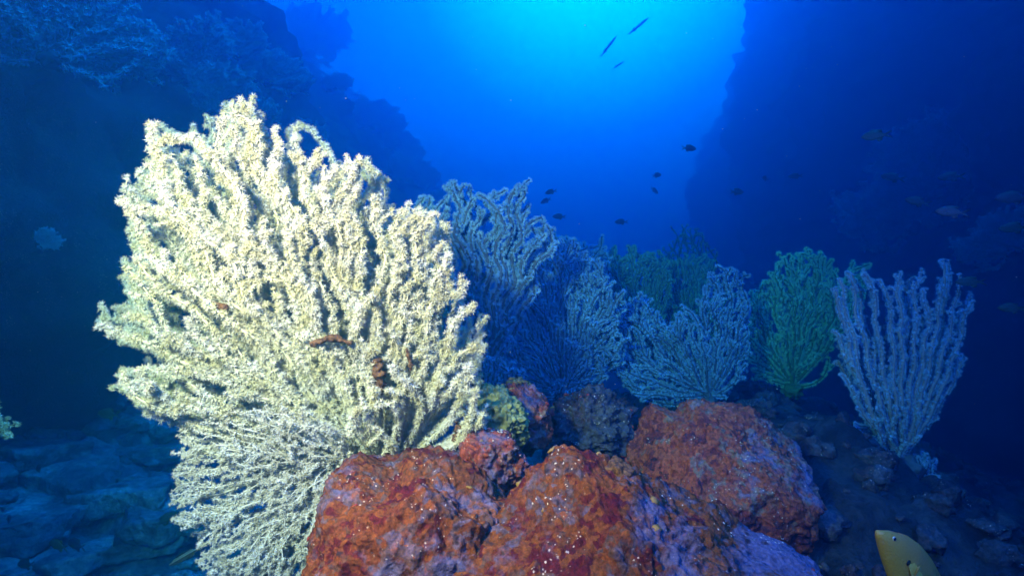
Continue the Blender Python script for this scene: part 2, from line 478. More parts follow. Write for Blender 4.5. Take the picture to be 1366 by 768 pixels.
boulder("boulder", "orange and lilac encrusted foreground boulder below the big cream coral",
        [(405, 800), (432, 735), (452, 655), (475, 645), (520, 650), (560, 628), (602, 612), (635, 632), (670, 650), (700, 690), (705, 760), (690, 900), (540, 960), (400, 900)],
        1.02, 0.24, 7, M_ORANGE, 3, amp=(0.024, 0.008, 0.0042), center=(560, 770), lean=0.35, shrink=1.07)
boulder("boulder", "broad orange red foreground rock with lilac top at bottom centre",
        [(560, 780), (610, 705), (662, 645), (715, 612), (745, 606), (800, 618), (840, 645), (880, 668), (940, 690), (1000, 712), (1045, 735), (1085, 775), (1090, 900), (850, 980), (620, 920)],
        0.94, 0.20, 7, M_ORANGE, 11, amp=(0.022, 0.007, 0.0042), center=(820, 790), lean=0.45, shrink=1.07)
b3loc = (950, 620)
boulder("boulder", "rounded rust brown boulder with grey bald patch right of centre",
        [(800, 600), (822, 562), (870, 548), (912, 556), (925, 534), (960, 534), (1000, 550), (1035, 572), (1070, 588), (1090, 625), (1112, 660), (1100, 705), (1050, 715), (1000, 700), (930, 690), (860, 660), (820, 640)],
        1.46, 0.24, 7, crust_material("rust crust with bare patch", [(0.22, (0.06, 0.02, 0.03)), (0.36, (0.22, 0.04, 0.03)), (0.46, (0.40, 0.09, 0.035)),
        (0.55, (0.28, 0.06, 0.04)), (0.63, (0.24, 0.14, 0.09)), (0.75, (0.24, 0.13, 0.2)), (0.85, (0.14, 0.10, 0.06))], patch=((-0.08, -0.2, -0.10), 0.085, (0.16, 0.11, 0.12)), lim=0.57),
        19, amp=(0.020, 0.006, 0.0040), center=b3loc, lean=0.2, shrink=0.91)
boulder("boulder", "small maroon rock wedged behind the olive lump beside the cream coral",
        [(660, 540), (680, 515), (710, 512), (735, 530), (742, 570), (735, 605), (690, 615), (660, 590)], 1.38, 0.09, 6, M_RUST, 23, amp=(0.016, 0.008, 0.003))
boulder("knobbly_coral", "olive green knobbly coral lump beside foot of the cream coral",
        [(630, 560), (640, 530), (660, 516), (690, 525), (702, 550), (695, 580), (660, 592), (636, 585)], 1.28, 0.07, 6, M_GREENSPONGE, 29, amp=(0.01, 0.006, 0.006), cat="coral")
boulder("boulder", "small reddish rock in the cleft between the two orange boulders",
        [(608, 610), (625, 585), (655, 582), (690, 592), (705, 612), (690, 640), (640, 650), (612, 635)], 1.16, 0.09, 6, M_RUST, 31, amp=(0.016, 0.010, 0.004))
boulder("boulder", "dark lumpy rock behind the maroon rock at the foot of the blue fans",
        [(730, 600), (735, 545), (770, 525), (815, 528), (835, 550), (830, 600), (780, 625)], 1.62, 0.16, 6, M_DARKROCK, 37, amp=(0.03, 0.02, 0.006))
boulder("sponge", "yellow brown sponge crust on ridge of the centre foreground rock",
        [(795, 640), (800, 616), (820, 610), (842, 620), (850, 640), (830, 650)], 0.98, 0.03, 5, M_BROWN, 39, amp=(0.004, 0.004, 0.002), cat="sponge")
boulder("boulder", "dark blue rock below the mauve coral at lower right",
        [(1130, 690), (1150, 645), (1190, 628), (1240, 640), (1265, 680), (1250, 730), (1160, 735)], 1.9, 0.22, 6, M_DARKROCK, 43, amp=(0.05, 0.025, 0.006))

def knobs(o, n, rmin, rmax, mat, seed, name="encrusting_growth", cl=8.0, thr=0.1):
    '''little barnacles, tube mouths and ascidians seated on a rock: too many to count'''
    rg = np.random.default_rng(seed)
    me = o.data; m = len(me.vertices)
    co = np.zeros(m * 3, np.float32); me.vertices.foreach_get("co", co); co = co.reshape(-1, 3)
    no = np.zeros(m * 3, np.float32); me.vertices.foreach_get("normal", no); no = no.reshape(-1, 3)
    wc = co + np.array(o.location)
    face = (no * -wc).sum(1) > -0.02
    c = np.where(face & (fbm(co, cl, 3, seed) > thr))[0]
    c = rg.choice(c, min(n, len(c)), replace=False)
    v, f = ico(2)
    V = []; Fs = []
    for q, k in enumerate(c):
        nn = no[k].astype(float); a = np.cross(nn, [0.3, 0.8, 0.5]); a /= np.linalg.norm(a); b = np.cross(nn, a)
        r = rmin + (rmax - rmin) * rg.uniform() ** 2.5
        w = v * (1 + 0.35 * rg.normal(0, 1, (len(v), 1)) * 0.5)
        hgt = rg.uniform(0.35, 1.1)
        dent = np.where((w[:, 2] > 0.75) & (rg.uniform() > 0.4), 0.5, 1.0)
        V.append(co[k] + r * (w[:, :1] * a * rg.uniform(0.7, 1.3) + w[:, 1:2] * b + (w[:, 2] * dent * hgt)[:, None] * nn)); Fs.append(f + q * len(v))
    return tag(mesh_np(name, np.concatenate(V), tris=np.concatenate(Fs), mat=mat, parent=o), kind="stuff")
M_KPALE = tissue("pale barnacles", (0.34, 0.30, 0.26), (0.5, 0.46, 0.42), 90)
M_KRED = tissue("red ascidians", (0.22, 0.02, 0.025), (0.36, 0.06, 0.03), 90)
M_KOCHRE = tissue("ochre sponges", (0.20, 0.12, 0.03), (0.34, 0.22, 0.07), 90)
for q, o in enumerate([o for o in COL.objects if o.name.startswith("boulder")]):
    big = 1.0 if len(o.data.vertices) > 100000 else 0.35
    knobs(o, int(90 * big), 0.0010, 0.0038, M_KPALE, 300 + q, thr=0.15)
    knobs(o, int(260 * big), 0.0025, 0.011, M_KRED, 340 + q, cl=6, thr=0.2)
    knobs(o, int(260 * big), 0.0025, 0.012, M_KOCHRE, 380 + q, cl=7, thr=0.2)

def rubble(n, xr, yr, rr, mat, seed, label):
    rg = np.random.default_rng(seed); v, f = ico(3); V = []; Fs = []
    x = rg.uniform(*xr, n); y = rg.uniform(*yr, n); z = seabed_height(x, y)
    for k in range(n):
        r = rr[0] + (rr[1] - rr[0]) * rg.uniform() ** 2
        w = v * rg.uniform(0.5, 1.3, 3) * np.array([1, 1, 0.7])
        w = w + v * (0.35 * fbm(v + k * 3.7, 1.7, 3, seed) + 0.12 * fbm(v + k, 5, 2, seed))[:, None]
        an = rg.uniform(0, 6.28); c_, s_ = math.cos(an), math.sin(an)
        w = w @ np.array([[c_, s_, 0], [-s_, c_, 0], [0, 0, 1]])
        V.append(w * r + np.array([x[k], y[k], z[k] + 0.2 * r])); Fs.append(f + k * len(v))
    return tag(mesh_np("rubble", np.concatenate(V), tris=np.concatenate(Fs), mat=mat), label, "rubble", kind="stuff")
rubble(2200, (0.3, 3.2), (0.7, 4.2), (0.006, 0.055), M_DARKROCK, 5, "dark broken rubble strewn over the mound on the right")
rubble(1100, (-3.6, -0.3), (1.4, 6.5), (0.01, 0.11), M_SLAB, 6, "pale blue broken rubble strewn over the left floor")

# slabs lying on the left floor
def slab(px, py, D, size, seed, label):
    rng = random.Random(seed)
    D0 = D; D = on_seabed(px, py); size = tuple(k * D / D0 for k in size)
    p = P(px, py, D)
    b = bmesh.new()
    pts = []
    for k in range(14):
        a = rng.uniform(0, 6.283)
        for zz in (-0.5, 0.5):
            rr_ = rng.uniform(0.75, 1.0)
            pts.append(b.verts.new((math.cos(a) * size[0] * rr_, math.sin(a) * size[1] * rr_, zz * size[2])))
    res = bmesh.ops.convex_hull(b, input=pts)
    junk = list({g for g in res["geom_interior"] + res["geom_unused"] if isinstance(g, bmesh.types.BMVert)})
    bmesh.ops.delete(b, geom=junk, context='VERTS')
    bmesh.ops.triangulate(b, faces=b.faces[:])
    bmesh.ops.subdivide_edges(b, edges=b.edges[:], cuts=7, use_grid_fill=True)
    bmesh.ops.triangulate(b, faces=b.faces[:])
    v = np.array([x.co[:] for x in b.verts]); b.verts.index_update()
    f = np.array([[q.index for q in x.verts] for x in b.faces]); b.free()
    n = v / np.linalg.norm(v, axis=1)[:, None]
    v = v + n * (0.05 * fbm(v, 4, 5, seed) + 0.02 * fbm(v, 18, 4, seed + 3))[:, None]
    o = mesh_np("rock_slab", v, tris=f, mat=M_SLAB)
    o.location = (p[0], p[1], ground(p[0], p[1]) + size[2] * 0.2)
    o.rotation_euler = (rng.uniform(-0.15, 0.15), rng.uniform(-0.22, 0.12), rng.uniform(0, 3.1))
    return tag(o, label, "rock", "flat rock slabs on the left sea floor")
slab(95, 640, 4.2, (0.55, 0.32, 0.16), 1, "long pale blue rock slab on the left floor above two dark gaps")
slab(175, 672, 3.6, (0.42, 0.25, 0.14), 2, "angular rock slab on the left floor beside the pale lower fan")
slab(60, 700, 3.1, (0.38, 0.24, 0.13), 3, "thick rock slab near the bottom left corner with fish over it")
slab(205, 620, 4.6, (0.4, 0.3, 0.14), 4, "small tilted rock slab tucked behind left side of the cream coral")
slab(150, 745, 2.7, (0.34, 0.2, 0.1), 5, "low rock slab at the bottom edge left of the striped fish")
slab(30, 610, 5.0, (0.6, 0.3, 0.18), 6, "far rock slab on the left floor against the dark cliff foot")
slab(235, 700, 3.2, (0.3, 0.2, 0.11), 7, "rock slab under the striped fish at the bottom left")

# ------------------------------------------------------------------ corals
def in_poly(poly, x, y):
    inside = np.zeros(len(x), bool)
    for (x0, y0), (x1, y1) in zip(poly, poly[1:] + poly[:1]):
        c = ((y0 > y) != (y1 > y))
        with np.errstate(divide='ignore', invalid='ignore'):
            xi = (x1 - x0) * (y - y0) / (y1 - y0 if y1 != y0 else 1e-9) + x0
        inside ^= c & (x < xi)
    return inside

def attractors(poly, spacing, depth_fn, rng, ragged=4.0):
    xs = [p[0] for p in poly]; ys = [p[1] for p in poly]
    area = (max(xs) - min(xs)) * (max(ys) - min(ys))
    n = int(area / (spacing * spacing) * 1.7)
    x = rng.uniform(min(xs), max(xs), n); y = rng.uniform(min(ys), max(ys), n)
    q = np.stack([x, y, 0 * x], 1)
    xr = x + ragged * fbm(q, 0.06, 2, 3); yr = y + ragged * fbm(q, 0.06, 2, 8)
    k = in_poly(poly, xr, yr)
    x, y = x[k], y[k]
    return np.stack([x, -y, depth_fn(x, y)], 1)       # u right, v up, w away (photo pixels at the coral's distance)

def grow(att, root, step, sep, merge, rng, up=0.2, wig=0.3, wl=60.0, swirl=0.25, twigs=None):
    """sea-fan growth: every tip runs back towards the holdfast along one flow field and joins the first branch it meets"""
    root = np.array(root, float)
    pos = [root]; par = [-1]; grid = {}
    cell = max(sep, merge)
    rd = [0.0]
    def key(q): return (int(q[0] // cell), int(q[1] // cell), int(q[2] // cell))
    def add(q, p):
        pos.append(q); par.append(p); rd.append(math.dist(q, root)); grid.setdefault(key(q), []).append(len(pos) - 1); return len(pos) - 1
    grid.setdefault(key(root), []).append(0)
    def near(q):
        kx, ky, kz = key(q); best, bj = 1e9, -1
        x, y, z = q
        for i in (kx - 1, kx, kx + 1):
            for j in (ky - 1, ky, ky + 1):
                for k in (kz - 1, kz, kz + 1):
                    for m in grid.get((i, j, k), ()):
                        p = pos[m]; d = (p[0] - x) ** 2 + (p[1] - y) ** 2 + (p[2] - z) ** 2
                        if d < best: best, bj = d, m
        return math.sqrt(best), bj
    dist = np.linalg.norm(att - root, axis=1); size = dist.max()
    order = np.argsort(-dist * (1 + 0.35 * rng.uniform(-1, 1, len(att))))
    ph = rng.uniform(0, 6.28, 6); k_ = 2 * math.pi / wl
    rx, ry, rz = root
    for a_ in order:
        x, y, z = (float(c) for c in att[a_])
        if near((x, y, z))[0] < sep: continue
        path = [np.array((x, y, z))]; attach = 0
        own = rng.normal(0, swirl, 2)
        for it in range(500):
            ax, ay, az = rx - x, ry - y, rz - z
            d = math.sqrt(ax * ax + ay * ay + az * az)
            if d < 2 * step: break
            h = min(1.0, d / size * 1.4)
            fade = math.exp(-it * step / 25.0)
            dx = ax / d + h * wig * (math.sin(k_ * (0.8 * y + 0.35 * x) + ph[0]) + 0.6 * math.sin(k_ * 2.1 * (y - 0.4 * x) + ph[1])) + own[0] * fade
            dy = ay / d - h * up + h * wig * 0.5 * math.sin(k_ * (x + 0.3 * y) + ph[2]) + own[1] * fade
            dz = az / d * (0.4 + 0.6 * (1 - h)) + h * wig * 0.35 * math.sin(k_ * 0.7 * (x + y) + ph[3])
            n = math.sqrt(dx * dx + dy * dy + dz * dz)
            if h < 0.3 or (dx * ax + dy * ay + dz * az) / (n * d) > 0.35:
                pass
            else:
                dx, dy, dz = ax / d, ay / d, az / d; n = 1.0
            x += dx / n * step; y += dy / n * step; z += dz / n * step
            dd, j = near((x, y, z))
            if dd < merge and (rd[j] < math.dist((x, y, z), root) + 0.5 * step):
                attach = j
                for _ in range(2):
                    if par[attach] > 0: attach = par[attach]
                break
            path.append(np.array((x, y, z)))
        if len(path) * step < 1.2 * sep and len(pos) > 50 and rng.uniform() < 0.3: continue
        p = attach
        for q in reversed(path): p = add(q, p)
    if twigs:
        every, lmin, lmax = twigs
        n0 = len(pos); side = 1
        for i in range(1, n0):
            if rd[i] < 0.22 * size or rng.uniform() > step / every: continue
            side = -side if rng.uniform() < 0.8 else side
            d = pos[i] - pos[par[i]]; d = d / max(np.linalg.norm(d), 1e-6)
            a = side * rng.uniform(0.6, 1.15); c, s_ = math.cos(a), math.sin(a)
            q = pos[i]; v = np.array([c * d[0] - s_ * d[1], s_ * d[0] + c * d[1], d[2] + rng.normal(0, 0.35)])
            p = i; L_ = rng.uniform(lmin, lmax); st = step * 0.8; bend = -side * rng.uniform(0.02, 0.16)
            for k in range(max(2, int(L_ / st))):
                cb, sb = math.cos(bend), math.sin(bend)
                v = np.array([cb * v[0] - sb * v[1], sb * v[0] + cb * v[1], v[2]])
                q = q + v / np.linalg.norm(v) * st
                dd, j = near(q)
                if k > 1 and dd < 0.55 * merge: break
                p = add(q, p)
    return np.array(pos), np.array(par)

def tree_info(pos, par, smooth=2):
    n = len(pos)
    nch = np.zeros(n, int); np.add.at(nch, par[1:], 1)
    for _ in range(smooth):
        s = np.zeros_like(pos); np.add.at(s, par[1:], pos[1:])
        m = (nch > 0) & (np.arange(n) > 0)
        pos2 = pos.copy()
        pos2[m] = 0.5 * pos[m] + 0.25 * pos[par[m]] + 0.25 * s[m] / nch[m][:, None]
        pos = pos2
    tips = (nch == 0).astype(float); size = np.ones(n)
    for i in range(n - 1, 0, -1):
        tips[par[i]] += tips[i]; size[par[i]] += size[i]
    return pos, nch, tips, size

def split_limbs(par, size, nlimb, frac_min=0.012):
    n = len(par); kids = [[] for _ in range(n)]
    for i in range(1, n): kids[par[i]].append(i)
    front = [0]; trunk = set()
    while len(front) < nlimb:
        j = max(front, key=lambda q: size[q])
        if size[j] < frac_min * n or not kids[j]: break
        front.remove(j); trunk.add(j); front += kids[j]
    limb = np.zeros(n, int) - 1
    for k, q in enumerate(front): limb[q] = k
    for i in range(1, n):
        if limb[i] < 0 and limb[par[i]] >= 0 and i not in trunk: limb[i] = limb[par[i]]
    return limb, len(front)

def tubes(pos, par, radii, sel, wdir, sides=6):
    """rings swept along the chosen parent->child links"""
    n = len(pos)
    ch = np.where(sel)[0]; ch = ch[ch > 0]
    if not len(ch): return None
    p0 = pos[par[ch]]; p1 = pos[ch]
    tan = p1 - p0; tan /= np.maximum(np.linalg.norm(tan, axis=1), 1e-9)[:, None]
    ntan = np.zeros((n, 3)); ntan[ch] = tan
    np.add.at(ntan, par[ch], 0.5 * tan * (radii[ch] > 0.7 * radii[par[ch]])[:, None])
    ntan[ch] = np.where(np.linalg.norm(ntan[ch], axis=1)[:, None] > 1e-6, ntan[ch], tan)
    ntan /= np.maximum(np.linalg.norm(ntan, axis=1), 1e-9)[:, None]
    def ring(c, t_, r_):
        a = np.cross(t_, wdir); bad = np.linalg.norm(a, axis=1) < 0.1
        a[bad] = np.cross(t_[bad], np.array([0.3, 0.9, 0.2]))
        a /= np.linalg.norm(a, axis=1)[:, None]
        b = np.cross(a, t_)
        an = np.arange(sides) / sides * 2 * math.pi
        return c[:, None] + r_[:, None, None] * (np.cos(an)[None, :, None] * a[:, None] + np.sin(an)[None, :, None] * b[:, None])
    r1 = ring(p1, ntan[ch], radii[ch])
    sidebr = radii[ch] < 0.7 * radii[par[ch]]
    t0 = np.where(sidebr[:, None], tan, ntan[par[ch]])
    r0 = ring(p0, np.where(np.linalg.norm(t0, axis=1)[:, None] > 0.1, t0, tan), np.where(sidebr, radii[ch] * 1.1, radii[par[ch]]))
    m = len(ch)
    V = np.concatenate([r0.reshape(-1, 3), r1.reshape(-1, 3)])
    i = np.arange(m)[:, None] * sides; s = np.arange(sides)[None]; s2 = (s + 1) % sides
    off = m * sides
    q = np.stack([i + s, i + s2, off + i + s2, off + i + s], 2).reshape(-1, 4)
    nchild = np.zeros(n, int); np.add.at(nchild, par[1:], 1)
    tip = np.where(nchild[ch] == 0)[0]
    caps = p1[tip] + tan[tip] * radii[ch[tip]][:, None]
    cv = len(V); V = np.concatenate([V, caps])
    it = tip[:, None] * sides + off
    tri = np.stack([it + s, it + s2, np.repeat((cv + np.arange(len(tip)))[:, None], sides, 1)], 2).reshape(-1, 3)
    return V, q, tri

def polyps(pos, par, radii, sel, wdir, rng, every, around, length, lateral=None, tent=6, width=0.16, spread=0.95, tips_extra=4):
    """little star-shaped polyps along the branches; lateral = half-angle of the two side rows, None = all round"""
    n = len(pos)
    ch = np.where(sel)[0]; ch = ch[ch > 0]
    if not len(ch): return None
    p0 = pos[par[ch]]; p1 = pos[ch]; seg = p1 - p0; ln = np.linalg.norm(seg, axis=1)
    cnt = rng.poisson(np.maximum(ln / every * around, 0.01))
    k = np.repeat(np.arange(len(ch)), cnt)
    nchild = np.zeros(n, int); np.add.at(nchild, par[1:], 1)
    tipk = np.repeat(np.where(nchild[ch] == 0)[0], tips_extra)
    u = np.concatenate([rng.uniform(0, 1, len(k)), np.full(len(tipk), 1.0)])
    istip = np.concatenate([np.zeros(len(k), bool), np.ones(len(tipk), bool)])
    k = np.concatenate([k, tipk])
    t = seg[k] / np.maximum(ln[k], 1e-9)[:, None]
    a = np.cross(t, wdir); bad = np.linalg.norm(a, axis=1) < 0.1
    a[bad] = np.cross(t[bad], np.array([0.3, 0.9, 0.2])); a /= np.linalg.norm(a, axis=1)[:, None]
    b = np.cross(a, t)
    if lateral is None: ph = rng.uniform(0, 2 * math.pi, len(k))
    else: ph = rng.normal(0, lateral, len(k)) + math.pi * rng.integers(0, 2, len(k))
    o = np.cos(ph)[:, None] * a + np.sin(ph)[:, None] * b
    o = o + t * np.where(istip, 1.6, 0.45 + rng.normal(0, 0.25, len(k)))[:, None]
    o /= np.linalg.norm(o, axis=1)[:, None]
    base = p0[k] + seg[k] * u[:, None]
    r = radii[ch][k] * 0.8
    base = base + o * r[:, None]
    L = length * rng.uniform(0.7, 1.25, len(k))
    e1 = np.cross(o, wdir + 0.31 * t); e1 /= np.maximum(np.linalg.norm(e1, axis=1), 1e-6)[:, None]; e2 = np.cross(o, e1)
    neck = base + o * (0.34 * L)[:, None]
    an = (np.arange(tent) / tent * 2 * math.pi)[None] + rng.uniform(0, 6.28, len(k))[:, None]
    rd = np.cos(an)[..., None] * e1[:, None] + np.sin(an)[..., None] * e2[:, None]           # K,tent,3
    lift = rng.uniform(0.25, 0.8, an.shape)[..., None]
    td = spread * rd + lift * o[:, None]
    td /= np.linalg.norm(td, axis=2)[..., None]
    tip = neck[:, None] + td * (0.9 * L)[:, None, None] * rng.uniform(0.8, 1.15, an.shape)[..., None]
    w = (width * L)[:, None, None]
    sd = np.cross(td, o[:, None]); sd /= np.maximum(np.linalg.norm(sd, axis=2), 1e-6)[..., None]
    nb = neck[:, None]
    # tentacle: three-sided spike; stalk: three-sided spike from the branch to the mouth
    A = nb + sd * w; B = nb - sd * w; C = np.broadcast_to(nb - o[:, None] * (w * 1.6), A.shape)
    K = len(k)
    V = np.stack([A, B, C, tip], 2).reshape(-1, 3)
    i = (np.arange(K * tent) * 4)[:, None]
    F_ = np.concatenate([i + [0, 1, 3], i + [1, 2, 3], i + [2, 0, 3]])
    sa = (np.arange(3) / 3 * 2 * math.pi)[None]
    sb = base[:, None] + (np.cos(sa)[..., None] * e1[:, None] + np.sin(sa)[..., None] * e2[:, None]) * (0.24 * L)[:, None, None]
    V2 = np.concatenate([sb, (neck + o * (0.12 * L)[:, None])[:, None]], 1).reshape(-1, 3)
    i2 = (np.arange(K) * 4)[:, None] + len(V)
    F2 = np.concatenate([i2 + [0, 1, 3], i2 + [1, 2, 3], i2 + [2, 0, 3]])
    return np.concatenate([V, V2]), np.concatenate([F_, F2])

def holdfast(root_world, r, mat, parent, seed, drop=0.06):
    v, f = ico(4)
    p = v * np.array([r, r, r * 0.7]); n = v
    p = p + n * (0.22 * r * fbm(v, 2.2, 4, seed))[:, None]
    p[:, 2] -= drop * 0.4
    return mesh_np("holdfast", p, tris=f, mat=mat, parent=parent)

WD = FWD.copy()
def coral(name, label, cat, group, att, root, D, mats, seed, step=4.0, sep=8.0, merge=4.5, nlimb=6, rt=1.0, rexp=0.36, rmax=9.0,
          polyp=None, up=0.2, wig=0.3, wl=60.0, swirl=0.25, twigs=None, hold=0.03, smooth=2, tilt=0.0, hmat=None):
    rng = np.random.default_rng(seed)
    root = np.array([root[0], -root[1], root[2] if len(root) > 2 else 0.0])
    pos, par = grow(att, root, step, sep, merge, rng, up, wig, wl, swirl, twigs)
    pos, nch, tips, size = tree_info(pos, par, smooth)
    s = D / F
    radii = np.minimum(rt * tips ** rexp, rmax) * s
    rw = P(root[0], -root[1], D + root[2] * s)
    rel = pos - root
    dd_ = (D + (pos[:, 2] + tilt * rel[:, 0]) * s)[:, None]
    wp = dd_ * (FWD + ((pos[:, 0] - W / 2) / F)[:, None] * RIGHT + ((H / 2 + pos[:, 1]) / F)[:, None] * UP) - rw
    thing = empty(name, rw)
    tag(thing, label, cat, group)
    limb, nl = split_limbs(par, size, nlimb)
    for li in range(-1, nl):
        sel = limb == li
        if li == -1: sel = sel & (np.arange(len(par)) > 0)
        r_ = tubes(wp, par, radii, sel, WD)
        if r_ is None: continue
        b = mesh_np("trunk" if li == -1 else "branch", r_[0], tris=r_[2], quads=r_[1], mat=mats[0], parent=thing)
        if polyp and not (li == -1 and polyp.get("bare_trunk")):
            kw = {k: v for k, v in polyp.items() if k != "bare_trunk"}
            kw["every"] *= s; kw["length"] *= s
            pr = polyps(wp, par, radii, sel, WD, rng, **kw)
            if pr is not None:
                tag(mesh_np("polyps", pr[0], tris=pr[1], mat=mats[1], parent=b, smooth=False), kind="stuff")
    if hold: holdfast(rw, hold, hmat or mats[0], thing, seed)
    return thing

# ---- the big cream coral
rngA = np.random.default_rng(5)
OUT_A = [(122, 425), (148, 402), (180, 405), (162, 370), (155, 350), (190, 352), (172, 300), (184, 282), (204, 318), (232, 345), (275, 352), (262, 322), (236, 303), (208, 296), (214, 272),
         (172, 262), (170, 228), (198, 220), (232, 232), (200, 195), (202, 163), (225, 190), (258, 222), (255, 168), (282, 192), (306, 205), (300, 175), (275, 148), (320, 132),
         (345, 162), (352, 205), (372, 178), (402, 172), (392, 222), (430, 198), (492, 196), (500, 245), (520, 262), (560, 272), (590, 297), (605, 350), (600, 430),
         (560, 560), (520, 640), (470, 560), (440, 500), (400, 470), (345, 500), (310, 530), (285, 520), (275, 545), (240, 572), (225, 545), (240, 520), (190, 540), (158, 515), (156, 484), (215, 470), (235, 455), (195, 440), (150, 450)]
OUT_B = [(480, 330), (520, 265), (575, 275), (605, 330), (640, 400), (648, 440), (640, 500), (650, 560), (625, 600), (600, 610), (560, 635), (500, 648), (465, 640), (460, 560), (470, 470)]
OUT_D = [(345, 470), (420, 440), (500, 450), (520, 560), (480, 600), (440, 640), (380, 610), (330, 560)]
def layers(ws, amp, seed):
    def fn(x, y):
        q = np.stack([x, y, 0 * x], 1)
        L_ = np.array(ws)[rngA.integers(0, len(ws), len(x))]
        return L_ + amp * fbm(q, 0.011, 2, seed)
    return fn
def inset(poly, k):
    cx = sum(p[0] for p in poly) / len(poly); cy = sum(p[1] for p in poly) / len(poly)
    return [(cx + (x - cx) * k, cy + (y - cy) * k) for x, y in poly]
OUT_A = inset(OUT_A, 0.985); OUT_B = inset(OUT_B, 0.975)
def thin(a, lim, sc, sd, hollow=None):
    keep = fbm(np.stack([a[:, 0], a[:, 1], a[:, 2] * 0.5], 1), sc, 2, sd) < lim
    if hollow: keep &= ((a[:, 0] - hollow[0]) / hollow[2]) ** 2 + ((-a[:, 1] - hollow[1]) / hollow[3]) ** 2 > 1
    return a[keep]
attA = np.concatenate([thin(attractors(OUT_A, 5.0, layers([-62, -15, 32, 85], 20, 3), rngA, 15), 0.14, 0.030, 71, (412, 515, 78, 62)),
                       thin(attractors(OUT_B, 5.0, layers([-68, -25, 15, 60], 16, 6), rngA, 8), 0.16, 0.030, 72, (412, 515, 78, 62)),
                       attractors(OUT_D, 6, layers([60, 90], 15, 8), rngA, 4)])
coral("fan_coral", "huge cream white bushy fan coral in full light at left of the boulders", "coral", None, attA, (520, 640, 15), 1.25,
      (M_WHITE_CORE, M_WHITE_POLYP), 7, step=4.0, sep=15, merge=6.5, twigs=(11, 9, 24), nlimb=20, rt=0.9, rexp=0.28, rmax=8, up=0.12, wig=0.5, wl=75, swirl=1.0,
      polyp=dict(every=2.9, around=3.2, length=5.5, lateral=None, tent=6, width=0.12, tips_extra=3), hold=0.05)
# ---- paler finer fan hanging below it
OUT_C = [(455, 570), (430, 560), (350, 545), (275, 545), (255, 580), (240, 620), (235, 655), (232, 690), (262, 715), (265, 745), (285, 768), (310, 800), (430, 830), (455, 740), (450, 680), (470, 640)]
rngC = np.random.default_rng(15)
attC = attractors(OUT_C, 4.5, lambda x, y: -30 + 0.12 * (x - 450) * -1 * 0.4 + np.array([-14, 16])[rngC.integers(0, 2, len(x))] + 12 * fbm(np.stack([x, y, 0 * x], 1), 0.015, 2, 5), rngC, 5)
coral("fan_coral", "pale finely branched fan coral spreading down left below the cream coral", "coral", None, attC, (470, 610, 5), 1.2,
      (M_PALE_CORE, M_PALE_POLYP), 9, step=3.6, sep=10.5, merge=5.0, twigs=(14, 8, 18), nlimb=12, rt=0.75, rexp=0.27, rmax=6, up=0.0, wig=0.25, wl=60, swirl=0.5,
      polyp=dict(every=2.8, around=2.2, length=3.8, lateral=None, tent=6, width=0.12, tips_extra=3), hold=0.03)

BP = dict(every=2.2, around=3.0, length=3.4, lateral=0.45, tent=5, width=0.2, tips_extra=5)
def fan(label, poly, root, D, mats, seed, sep=8.2, merge=3.8, step=3.4, ws=(-9, 7), amp=10, rt=0.9, rmax=6, polyp=BP, nlimb=8, hold=0.035, cat="coral",
        group="fan corals along the back of the mound", name="fan_coral", up=0.25, wig=0.45, wl=40.0, swirl=0.95, twigs=(16, 6, 16), tilt=0.0, rexp=0.27, hmat=None, ragged=7):
    rg = np.random.default_rng(seed + 100)
    def dfn(x, y):
        return np.array(ws)[rg.integers(0, len(ws), len(x))] + amp * fbm(np.stack([x, y, 0 * x + seed], 1), 0.014, 2, seed)
    att = attractors(poly, sep * 0.5, dfn, rg, ragged)
    gaps = fbm(np.stack([att[:, 0], att[:, 1], 0 * att[:, 0] + 9.1 * seed], 1), 0.045, 2, seed + 7)
    att = att[gaps < max(0.30, float(np.quantile(gaps, 0.8)))]
    return coral(name, label, cat, group, att, root, D, mats, seed, step=step, sep=sep, merge=merge, nlimb=nlimb, rt=rt, rexp=rexp, rmax=rmax, polyp=polyp,
                 up=up, wig=wig, wl=wl, swirl=swirl, twigs=twigs, hold=hold, tilt=tilt, hmat=hmat or M_HOLD)

BLUE = (M_BLUE_CORE, M_BLUE_POLYP); TEAL = (M_TEAL_CORE, M_TEAL_POLYP); GREEN = (M_GREEN_CORE, M_GREEN_POLYP); MAUVE = (M_MAUVE_CORE, M_MAUVE_POLYP)
fan("tall open blue fan coral with crooked dark branches behind the cream coral",
    [(600, 520), (585, 440), (575, 370), (562, 320), (558, 270), (585, 268), (598, 248), (625, 238), (648, 262), (645, 300), (632, 320), (640, 345), (655, 300), (655, 250), (672, 255), (690, 238), (703, 236), (710, 270), (736, 296), (736, 335), (705, 335), (712, 360), (690, 375), (682, 410), (690, 450), (672, 510)],
    (640, 520), 1.85, BLUE, 21, sep=12, merge=5.5, twigs=(13, 8, 22), ws=(-10, 8), polyp=dict(BP, length=4.2, every=2.4), rt=1.3, wig=0.75, wl=55, swirl=0.8, up=0.35)
fan("dense dark blue fan coral with fine ribs in the middle of the row",
    [(745, 525), (700, 515), (672, 485), (655, 450), (665, 400), (672, 365), (700, 335), (720, 330), (740, 345), (765, 318), (790, 345), (812, 375), (832, 405), (830, 450), (815, 490), (780, 520)],
    (752, 524), 2.15, BLUE, 22, nlimb=9, ws=(-8, 5), up=0.1, wig=0.3)
fan("blue fan coral half hidden behind the dense dark blue fan",
    [(700, 420), (705, 340), (725, 315), (745, 312), (770, 330), (800, 325), (815, 350), (800, 420), (750, 440)],
    (765, 490), 2.7, BLUE, 23, nlimb=4)
